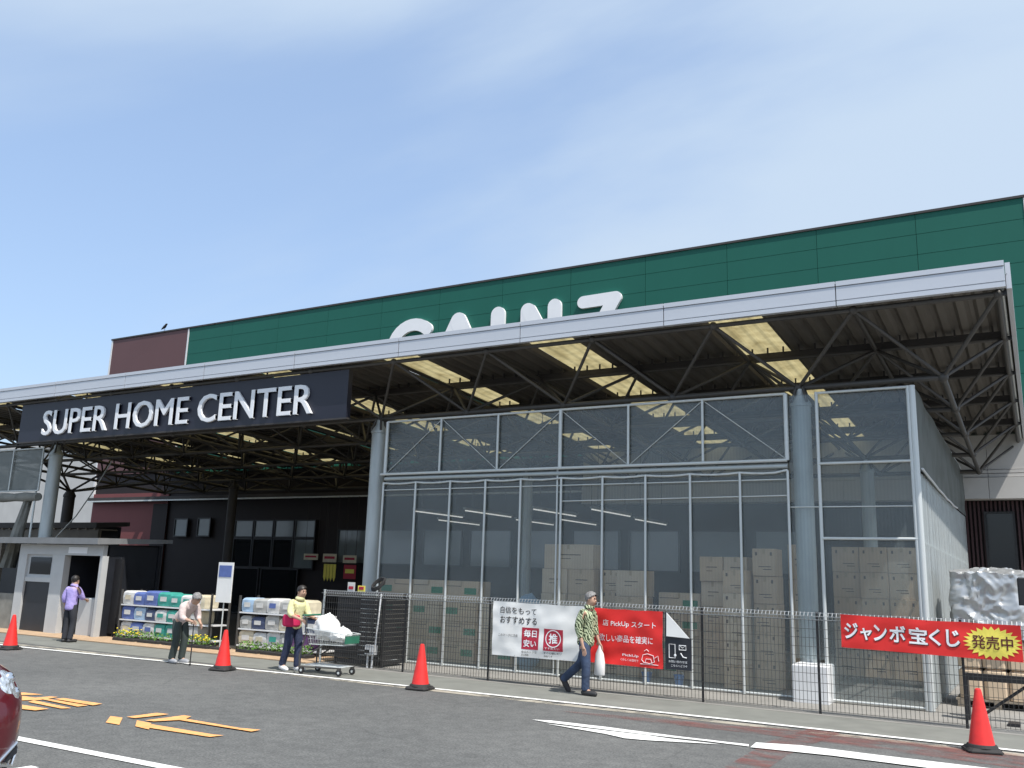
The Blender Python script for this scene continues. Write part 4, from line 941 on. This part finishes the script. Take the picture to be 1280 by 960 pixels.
push = pose(chest=(.06, 0, 1.20), neck=(.11, 0, 1.35), head=(.16, 0, 1.57), shl=(.05, .16, 1.28), shr=(.05, -.16, 1.28), ell=(.12, .22, 1.04), elr=(.12, -.22, 1.04), wrl=(.36, .20, .98), wrr=(.36, -.20, .98),
            knl=(.06, .09, .47), anl=(.06, .09, .085), tol=(.20, .10, .035), knr=(-.04, -.09, .47), anr=(-.16, -.09, .11), tor=(-.04, -.10, .035))
fw_ = on_z(362, 839)
wp = person('person in pale yellow top and navy trousers pushing the shopping cart', (fw_.x-.02, fw_.y+.05, .006), R(-6), push, mat('pale_yellow_cloth', (.72, .70, .38), .85, var=.12, bump=.7, bscale=15), M_navyt, M_shoew, M_hair, .97, 1.35)
mb = MB(); rings = []
for z, a, b in ((.80, .15, .10), (.83, .175, .125), (.93, .18, .13), (1.0, .165, .12), (1.01, .15, .11)):
    rings.append([(fw_.x-.03+a*math.cos(k*math.pi/9)*(1+.05*math.sin(k*5)), fw_.y-.02+b*1.35*math.sin(k*math.pi/9), z) for k in range(18)])
hb = thing('hip_bag', 'crimson hip bag worn by the person pushing the cart', 'bag', (fw_.x, fw_.y, .8)); mb.loft(rings); mb.build('pouch', mat('crimson_cloth', (.55, .015, .09), .8), hb, smooth=True)

stoop = pose(pelvis=(-.08, 0, .86), chest=(.14, 0, 1.08), neck=(.27, 0, 1.17), head=(.42, 0, 1.33), shl=(.17, .16, 1.12), shr=(.17, -.16, 1.12), ell=(.20, .20, .88), elr=(.24, -.20, .88), wrl=(.36, .14, .80), wrr=(.44, -.16, .84), face=(.9, 0, -.35),
             hpl=(-.08, .085, .82), hpr=(-.08, -.085, .82), knl=(-.01, .09, .46), knr=(-.02, -.09, .46), anl=(-.06, .09, .085), anr=(-.12, -.09, .085), tol=(.08, .11, .035), tor=(.02, -.11, .035))
fs_p = on_z(221, 829)
person('stooped person in pale pink top leaning on a black cane at the road edge', (fs_p.x+.05, fs_p.y, .008), R(-5), stoop, mat('pale_pink_cloth', (.58, .48, .45), .85, var=.12, bump=.7, bscale=15), mat('dark_green_trousers', (.045, .06, .055), .85, var=.15), M_shoeg, M_hairg, .97, 1.6)
ck = thing('walking_cane', 'thin black walking cane held by the stooped person', 'cane', (fs_p.x+.55, fs_p.y-.15, 0))
qx, qy = fs_p.x+.56, fs_p.y-.17
MB().path([(qx, qy, .013), (qx, qy, .4), (qx-.01, qy, .80), (qx-.03, qy, .84), (qx-.09, qy, .85)], .011, 8).build('shaft', M_black, ck, smooth=True)
MB().lathe([(.018, 0), (.018, .03), (.012, .035)], 10, (qx, qy, .012)).build('ferrule', M_rubber, ck)

fl_ = on_z(83, 803)
person('person in lavender top and dark trousers facing the white-framed kiosk', (fl_.x, fl_.y, .006), R(100), pose(knr=(.05, -.09, .47), elr=(.12, -.22, 1.08), wrr=(.30, -.15, 1.05)), mat('lavender_cloth', (.40, .33, .68), .85, var=.12, bump=.7, bscale=15), mat('dark_trousers', (.03, .032, .04), .85), M_shoe, M_hair, .93, 1.5)

# ------------------------------------------------------------------ shopping cart and its load
ct = thing('shopping_cart', 'wire shopping cart loaded with white bags in front of the fence', 'cart', (0, 0, 0), local=True)
def arcw(name, segs, r, m): 
    mb = MB()
    for s in segs: mb.path(s, r, 6)
    return mb.build(name, m, ct, smooth=True)
x0, x1 = .12, .98
top = [(x0, -.26, .80), (x1, -.22, .72), (x1, .22, .72), (x0, .26, .80)]; bot = [(x0+.06, -.22, .52), (x1-.06, -.18, .53), (x1-.06, .18, .53), (x0+.06, .22, .52)]
mb = MB(); mb.path(top, .009, 6, True); mb.path(bot, .008, 6, True)
for i in range(4):
    a, b = Vector(top[i]), Vector(top[(i+1) % 4]); c, d = Vector(bot[i]), Vector(bot[(i+1) % 4]); n = 15 if i % 2 == 0 else 9
    for k in range(n+1): wire(mb, a.lerp(b, k/n), c.lerp(d, k/n), .0032)
    for v in (.33, .66): wire(mb, a.lerp(c, v), b.lerp(d, v), .0032)
for k in range(1, 12): wire(mb, Vector(bot[0]).lerp(Vector(bot[1]), k/12), Vector(bot[3]).lerp(Vector(bot[2]), k/12), .0032)
mb.build('basket', M_galv, ct)
arcw('frame', [[(.02, s*.25, .10), (.0, s*.25, .3), (.12, s*.25, .72), (.10, s*.25, .98), (.02, s*.25, 1.02)] for s in (-1, 1)]+[[(.0, s*.25, .12), (.9, s*.20, .14)] for s in (-1, 1)]+[[(.10, s*.24, .30), (.5, s*.2, .52)] for s in (-1, 1)], .014, M_steel)
arcw('tray', [[(.05, -.22+.055*k, .15), (.88, -.18+.045*k, .15)] for k in range(9)]+[[(.05, -.24, .15), (.05, .24, .15)], [(.88, -.2, .15), (.88, .2, .15)]], .006, M_galv)
MB().tube((.02, -.26, 1.02), (.02, .26, 1.02), .018, 10).build('handle', mat('green_plastic', (.03, .16, .10), .4), ct, smooth=True)
MB().box((x1-.03, -.21, .56), (x1-.01, .21, .70)).build('front_plate', mat('green_plastic', (.03, .16, .10), .4), ct)
for x, y in ((.06, -.24), (.06, .24), (.86, -.2), (.86, .2)):
    wh = MB().tube((x, y-.014, .064), (x, y+.014, .064), .060, 18).build('wheel', M_rubber, ct, smooth=True)
    MB().tube((x, y-.017, .064), (x, y+.017, .064), .025, 10).build('hub', M_galv, wh)
    MB().box((x-.03, y-.022, .10), (x+.03, y+.022, .135)).build('caster_fork', M_steel, ct)
cl = on_z(374, 842); ct.location = (cl.x-.02, cl.y+.22, .006); ct.rotation_euler.z = R(4)
for lab, (bx_, by_, bz_), (rx, ry, rz_), sd_ in (('large bulging white plastic bag at the handle end of the shopping cart', (.38, .0, .80), (.25, .22, .24), 1), ('smaller white plastic bag at the nose of the shopping cart', (.70, 0, .69), (.22, .18, .14), 4)):
    pos = ct.matrix_basis @ Vector((bx_, by_, bz_)); bg_ = thing('plastic_bag', lab, 'bag', (pos.x, pos.y, pos.z-rz_))
    mb = MB(); mb.ball((pos.x, pos.y, pos.z), rx, ry, rz_, 30, 20, lambda p: 1+.16*noise.noise(p*2+Vector((sd_, 0, 0)))+.10*noise.noise(p*5+Vector((sd_, 3, 0)))-(.12 if p.z < -.75 else 0)); mb.build('bag', M_whiteb, bg_, smooth=True)
    mb = MB(); mb.path([(pos.x+.02, pos.y, pos.z+rz_*.85), (pos.x+.05, pos.y, pos.z+rz_*1.12), (pos.x+.09, pos.y-.02, pos.z+rz_*1.05)], [.03, .018, .006], 8); mb.build('knot', M_whiteb, bg_, smooth=True)

# ------------------------------------------------------------------ kiosk left of the entrance
def kx(px, Y=15.0): return on_y(px, 780, Y).x
M_kio = mat('kiosk_white', (0.50, 0.51, 0.51), 0.5, var=0.05); M_kdark = mat('kiosk_dark', (0.02, 0.022, 0.028), 0.35, var=0.15)
kk = thing('kiosk', 'white-framed kiosk with dark machine and open bay near the left column', 'kiosk', (-22.4, 15.9, 0))
k0, k1, k2, k3, k4 = kx(12), kx(22), kx(55), kx(70), kx(118)
MB().prism_x([(14.7, 2.30), (17.0, 2.42), (17.0, 2.52), (14.7, 2.46)], k0-2.6, k4+.15).build('roof', mat('kiosk_roof', (.20, .205, .21), .6), kk)
MB().box((k0, 15.0, 2.02), (k4, 15.12, 2.29)).build('header', M_kio, kk)
for a, b in ((k0, k1), (k2, k3), (k4-.10, k4)): MB().box((a, 15.0, .01), (b, 15.18, 2.018)).build('post', M_kio, kk)
MB().box((k1, 15.06, .01), (k2, 15.16, 1.30)).build('machine_front', M_kdark, kk); MB().box((k1, 15.02, 1.30), (k2, 15.14, 1.42)).build('machine_shelf', M_kio, kk)
f_ = MB().box((k1, 15.06, 1.42), (k2, 15.10, 2.018)).build('window', M_kio, kk); MB().box((k1+.12, 15.045, 1.50), (k2-.12, 15.058, 1.95)).build('pane', M_glass, f_)
MB().box((k0-2.6, 16.7, .01), (k4, 16.8, 2.35)).build('back_wall', M_kdark, kk)
MB().box((k4-.08, 15.2, .01), (k4-.02, 16.68, 2.3)).build('side_wall', M_kdark, kk); MB().box((k3-.08, 15.2, .01), (k3-.02, 16.68, 2.3)).build('side_wall', M_kdark, kk)
MB().cham((kx(88), 15.15, .01), (kx(108), 15.65, .95), .02).build('cabinet', M_kio, kk)
MB().box((kx(74), 14.99, 2.07), (kx(98), 15.0-.004, 2.23)).build('header_sign', M_letter, kk)
MB().box((k0-2.6, 15.05, .01), (k0-.03, 15.15, .95)).build('counter', M_canvas, kk)
bdx = thing('notice_board', 'tall black notice board standing between the kiosk and the display racks', 'board', (kx(132), 15.4, 0))
MB().box((kx(122, 15.4), 15.4, .10), (kx(144, 15.4), 15.46, 1.95)).build('panel', M_black, bdx)
for p_ in (124, 142): bar('leg', (kx(p_, 15.43), 15.43, .01), (kx(p_, 15.43), 15.43, 2.0), .025, M_black, bdx)

# wooden shed roof behind it
sh = thing('timber_shed', 'dark timber lean-to with flat eaves behind the left column', 'shed', (-31, 21, 0))
MB().prism_x([(19.4, 2.98), (20.7, 3.12), (20.7, 3.26), (19.4, 3.16)], -37, -27.3).build('roof', mat('shed_roof', (.055, .05, .047), .8), sh)
MB().box((-36.9, 19.5, 2.60), (-27.3, 19.58, 2.965)).build('fascia_board', mat('shed_timber', (.15, .135, .115), .85, var=.2, scale=2), sh)
for x in (-36, -33, -30, -27.6): MB().box((x, 19.6, .01), (x+.14, 19.74, 2.97)).build('post', M_wood, sh)
for k in range(22): block('rafter', (-36.7+k*.44, 19.42, 2.93), (-36.63+k*.44, 20.3, 2.977), M_wood, sh)
MB().box((-36.9, 20.5, .01), (-27.6, 20.6, 3.08)).build('back_wall', M_kdark, sh)

# ------------------------------------------------------------------ display racks, packs, plants
COL = {'white': (.62, .62, .60), 'blue': (.10, .15, .38), 'teal': (.045, .32, .26), 'grey': (.40, .40, .38), 'navy': (.05, .07, .14), 'cream': (.60, .54, .40), 'purple': (.22, .10, .24), 'pale blue': (.36, .50, .66)}
def pack_mat(c): return mat('pack_'+c.replace(' ', '_'), COL[c], .5, var=.15, scale=8)
def rack(px0, px1, Y, rows, nm, place):
    xa, xb = on_y(px0, 780, Y).x, on_y(px1, 780, Y).x
    r_ = thing('display_rack', f'{nm} steel display rack with three shelves of packs', 'rack', ((xa+xb)/2, Y+.3, 0), 'display racks at the entrance')
    for x in (xa, xb-.04):
        for y in (Y, Y+.56): MB().box((x, y, .01), (x+.04, y+.04, 1.22)).build('upright', M_steel, r_)
    zs = (.14, .50, .86)
    for z in zs: MB().box((xa+.041, Y+.002, z-.03), (xb-.041, Y+.598, z)).build('shelf', M_trim, r_)
    for k in range(3):
        x = xa+.06
        for c, wd, h in rows[k]:
            if x+wd > xb-.05: break
            t = thing('product_pack', f'{c} pack on the {("bottom", "middle", "top")[k]} shelf of the {nm} rack', 'pack', (x+wd/2, Y+.25, zs[k]), 'packs on the display racks')
            z0 = zs[k]+.002; d_ = .42; yb = Y+.03+random.uniform(0, .03)
            rings = []
            for zz, ins in ((0, .02), (.03, 0), (h*.5, -.008), (h-.05, .0), (h-.012, .03), (h, .06)):
                rings.append([(x+ins, yb+ins, z0+zz), (x+wd/2, yb+ins-.012, z0+zz), (x+wd-.02-ins, yb+ins, z0+zz), (x+wd-.02-ins, yb+d_-ins, z0+zz), (x+ins, yb+d_-ins, z0+zz)])
            MB().loft(rings).build('bag', pack_mat(c), t)
            MB().box((x+wd*.22, yb-.024, z0+h*.35), (x+wd*.72, yb-.019, z0+h*.68)).build('label_patch', pack_mat('white' if c != 'white' else random.choice(('blue', 'teal', 'cream'))), t)
            x += wd
random.seed(11)
def rw(cols, h0): return [(c, random.uniform(.36, .46), h0+random.uniform(-.03, .03)) for c in cols]
rack(147, 262, 15.2, [rw(['white', 'blue', 'white', 'teal', 'teal', 'cream', 'grey', 'navy'], .30), rw(['blue', 'pale blue', 'navy', 'white', 'teal', 'grey', 'cream', 'white'], .30), rw(['white', 'blue', 'blue', 'teal', 'teal', 'white', 'cream', 'pale blue'], .32)], 'blue-and-teal-stocked', '')
rack(296, 402, 15.2, [rw(['cream', 'white', 'white', 'grey', 'purple', 'navy', 'purple', 'navy'], .30), rw(['grey', 'navy', 'grey', 'cream', 'white', 'navy', 'navy', 'navy'], .30), rw(['pale blue', 'grey', 'white', 'grey', 'cream', 'navy', 'navy', 'navy'], .32)], 'grey-and-navy-stocked', '')
M_leaf = mat('leaf', (.09, .20, .025), .6, var=.4, scale=12); M_flow = mat('yellow_flower', (.80, .65, .03), .6)
for i in range(8):
    px_ = 146+i*31; y_ = 14.92
    x = on_y(px_, 800, y_).x; wd = on_y(px_+28, 800, y_).x-x
    if 255 < px_ < 290: continue
    yl_ = i in (0, 3, 4)
    t = thing('plant_tray', ('tray of yellow-flowered seedlings' if yl_ else 'tray of leafy green seedlings')+f' in front of the {"blue-and-teal-stocked" if px_ < 262 else "grey-and-navy-stocked"} rack', 'plants', (x+wd/2, y_, .026), 'seedling trays in front of the racks')
    MB().cham((x, y_-.14, .026), (x+wd-.03, y_+.14, .09), .01).build('tray', M_rubber, t)
    mb, fb = MB(), MB()
    for k in range(170):
        p = Vector((x+random.uniform(.02, wd-.05), y_+random.uniform(-.14, .14), random.uniform(.09, .25))); d = Vector((random.gauss(0, 1), random.gauss(0, 1), random.uniform(.2, 1.2))).normalized(); s_ = d.orthogonal().normalized()*.014; l_ = random.uniform(.04, .075)
        mb.add([p, p+d*l_*.5+s_, p+d*l_, p+d*l_*.5-s_], [(0, 1, 2, 3)])
        if yl_ and k % 4 == 0: fb.ball(p+Vector((0, 0, .07)), .022, .022, .014, 7, 4)
    mb.build('foliage', M_leaf, t, kind='stuff', flip=False)
    if yl_: fb.build('flowers', M_flow, t, kind='stuff')
ss = thing('standing_sign', 'tall narrow white standing sign with blue top behind the road-edge cone', 'sign', (on_y(276, 780, 15.0).x, 15.0, 0))
sx = on_y(276, 780, 15.0).x
bar('pole', (sx, 15.03, .03), (sx, 15.03, 1.95), .015, M_galv, ss); MB().cham((sx-.2, 14.85, .026), (sx+.2, 15.2, .07), .02).build('base', M_rubber, ss)
MB().box((sx-.24, 14.99, 1.05), (sx+.24, 15.01, 1.95)).build('panel', M_whiteb, ss); MB().box((sx-.20, 14.982, 1.62), (sx+.20, 14.988, 1.88)).build('blue_print', pack_mat('blue'), ss)

# notices on the dark shop front
for (pa_, pb, m_, lab) in (((380, 692), (397, 700), pack_mat('cream'), 'small pale notice on the dark wall beside the window grid'), ((404, 692), (420, 703), pack_mat('cream'), 'pale notice above the yellow pennants on the shop front'), ((405, 705), (419, 727), M_yellow, 'yellow pennants hanging on the dark shop front'),
                            ((429, 694), (445, 704), pack_mat('cream'), 'pale notice above the red poster on the shop front'), ((430, 706), (444, 724), M_crim, 'red poster on the dark shop front beside the round column')):
    a, b = on_y(*pa_, 26.5), on_y(*pb, 26.5)
    t = thing('wall_notice', lab, 'notice', (a.x, 26.5, b.z), 'notices on the shop front')
    if m_ is M_yellow:
        for k in range(4):
            u0, u1 = a.x+(b.x-a.x)*k/4, a.x+(b.x-a.x)*(k+.85)/4
            MB().prism_y([(u0, a.z), (u0, b.z+.15), ((u0+u1)/2, b.z), (u1, b.z+.15), (u1, a.z)], 26.50, 26.515).build('pennant', m_, t)
    else:
        MB().box((a.x, 26.50, b.z), (b.x, 26.515, a.z)).build('sheet', m_, t)
        MB().box((a.x+.08, 26.488, b.z+(a.z-b.z)*.4), (b.x-.08, 26.496, b.z+(a.z-b.z)*.7)).build('print_line', M_crim if m_ is not M_crim else M_yellow, t)
    for xx in (a.x+.05, b.x-.05): bar('hanging_wire', (xx, 26.51, a.z), (xx, 26.51, 4.6), .006, M_steel2, t)

# ------------------------------------------------------------------ black slatted store behind the left end of the fence
co = thing('slatted_store', 'black slatted storage pen behind the galvanised end of the fence', 'storage pen', (-11.95, 14.9, 0))
for k in range(15): block('slat', (-12.50, 14.62, .05+k*.089), (-11.38, 14.64, .05+k*.089+.078), M_black, co)
for k in range(15): block('slat', (-11.38, 14.645, .05+k*.089), (-11.36, 15.5, .05+k*.089+.078), M_black, co)
for x in (-12.53, -11.37): MB().box((x, 14.645, .01), (x+.05, 14.70, 1.40)).build('post', M_black, co)
MB().box((-12.55, 14.60, 1.405), (-11.32, 15.5, 1.43)).build('lid', M_black, co)
hz = thing('hose_coil', 'coiled black hose lying on top of the black slatted pen', 'hose', (-11.75, 14.85, 1.43))
MB().path([(-11.75+(.14+.012*math.sin(k))*math.cos(k*.5), 14.95+.14*math.sin(k*.5)*.6, 1.56+.11*math.sin(k*.5+.3)+.002*k) for k in range(40)], .018, 8).build('hose', M_rubber, hz, smooth=True)
for x, m_, lab, z1_ in ((-12.25, pack_mat('white'), 'white price card standing on the black slatted pen', 1.62), (-11.98, M_yellow, 'orange price card standing on the black slatted pen', 1.56)):
    t = thing('price_card', lab, 'card', (x, 14.7, 1.432)); MB().box((x-.09, 14.70, 1.434), (x+.09, 14.715, z1_)).build('card', m_, t); MB().box((x-.06, 14.693, 1.48), (x+.06, 14.697, 1.54)).build('print_line', M_crim, t)
eb = thing('power_box', 'small white power box with conduits in front of the black slatted pen', 'power box', (-11.5, 14.52, 0))
MB().cham((-11.60, 14.44, .26), (-11.36, 14.56, .44), .012).build('case', M_trim, eb)
for x in (-11.55, -11.44): bar('conduit', (x, 14.5, .006), (x, 14.5, .27), .022, M_trim, eb)
bar('conduit', (-11.40, 14.53, .44), (-11.36, 14.57, 1.42), .016, M_trim, eb); MB().box((-11.585, 14.432, .29), (-11.47, 14.438, .35)).build('socket_cover', M_rubber, eb)

# ------------------------------------------------------------------ dark red car at the road's near side
M_paint = mat('dark_red_paint', (0.10, 0.004, 0.010), 0.30, 0.25, var=0.04, coat=1.0); M_chrome = mat('chrome', (.75, .77, .80), .12, .95, var=.05, bump=.35, bscale=18)
M_lens = mat('headlamp_reflector', (.72, .75, .78), .16, .75, var=.35, scale=26, bump=.8, bscale=30)
car = thing('parked_car', 'dark red compact car with a round clear headlamp', 'car', (0, 0, 0), local=True)
stn = [(1.86, .30, .36, .60), (1.84, .52, .28, .72), (1.79, .64, .24, .82), (1.70, .725, .21, .92), (1.58, .775, .20, .985), (1.42, .805, .19, 1.02), (1.15, .825, .19, 1.06), (.7, .83, .19, 1.10), (0, .83, .19, 1.08), (-.9, .83, .19, 1.08), (-1.4, .815, .2, 1.07), (-1.65, .77, .23, 1.02), (-1.78, .68, .27, .96), (-1.83, .50, .36, .85)]
def sect(hw, z0, z1, n=28, ex=3.4):
    out_ = []
    for k in range(n):
        a = 2*math.pi*k/n; c, s_ = math.cos(a), math.sin(a); kk_ = (abs(c)**ex+abs(s_)**ex)**(-1/ex); out_.append((kk_*c*hw, (z0+z1)/2+kk_*s_*(z1-z0)/2))
    return out_
MB().loft([[(x, y, z) for y, z in sect(hw, a, b)] for x, hw, a, b in stn]).build('body', M_paint, car, smooth=True)
gst = [(.95, .70, 1.05, 1.10), (.55, .70, 1.04, 1.36), (.15, .66, 1.04, 1.50), (-.5, .65, 1.04, 1.53), (-1.15, .64, 1.04, 1.47), (-1.5, .62, 1.04, 1.25), (-1.68, .60, 1.02, 1.06)]
gh = MB().loft([[(x, y, z) for y, z in sect(hw, a-.12, b, 24, 3)] for x, hw, a, b in gst]).build('cabin_glass', M_glass, car, smooth=True)
MB().loft([[(x, y*1.01, z+.012) for y, z in sect(hw-.02, b-.10, b, 24, 3)] for x, hw, a, b in gst[2:5]]).build('roof', M_paint, car, smooth=True)
for s in (-1, 1):
    for x in (1.16, -1.14):
        wl = MB().tube((x, s*.66, .29), (x, s*.835, .29), .285, 28).build('wheel', M_rubber, car, smooth=True); MB().tube((x, s*.80, .29), (x, s*.842, .29), .19, 20).build('rim', M_chrome, wl, smooth=True)
    mb = MB(); mb.ball((0, 0, 0), .075, .165, .150, 24, 16, lambda p: 1-.12*max(0, -p.z)*abs(p.y)); ro = Matrix.Rotation(s*R(38), 3, 'Z') @ Matrix.Rotation(R(-34), 3, 'Y')
    h_ = MB().add([ro @ Vector(v)+Vector((1.655, s*.60, .775)) for v in mb.v], mb.f).build('headlight', M_lens, car, smooth=True)
    for dz_, r_ in ((.05, .045), (-.05, .035)): MB().ball(ro @ Vector((.052, 0, dz_))+Vector((1.655, s*.60, .775)), r_*.7, r_, r_, 14, 8).build('lamp', M_chrome, h_, smooth=True)
    mb = MB(); mb.path([(1.842-.06*t, s*(.50+.16*t), .36+.10*t) for t in (0, .5, 1)]+[(1.77, s*.675, .42), (1.80, s*.63, .33), (1.842, s*.50, .355)], .013, 8); mb.build('fog_trim', M_chrome, car, smooth=True)
    MB().prism_x([(s*.53, .365), (s*.66, .44), (s*.665, .40), (s*.60, .35)], 1.70, 1.80).build('fog_recess', M_kdark, car)
    MB().ball((.62, s*.90, 1.08), .08, .10, .07).build('mirror', M_paint, car, smooth=True)
MB().box((1.835, -.42, .62), (1.868, .42, .70)).build('grille', M_kdark, car); MB().box((1.83, -.45, .30), (1.872, .45, .44)).build('air_intake', M_kdark, car); MB().box((1.865, -.165, .47), (1.885, .165, .60)).build('plate', M_trim, car)
car.location = (-8.55, 3.60, .0); car.scale = (1.06, 1.06, 1.15)
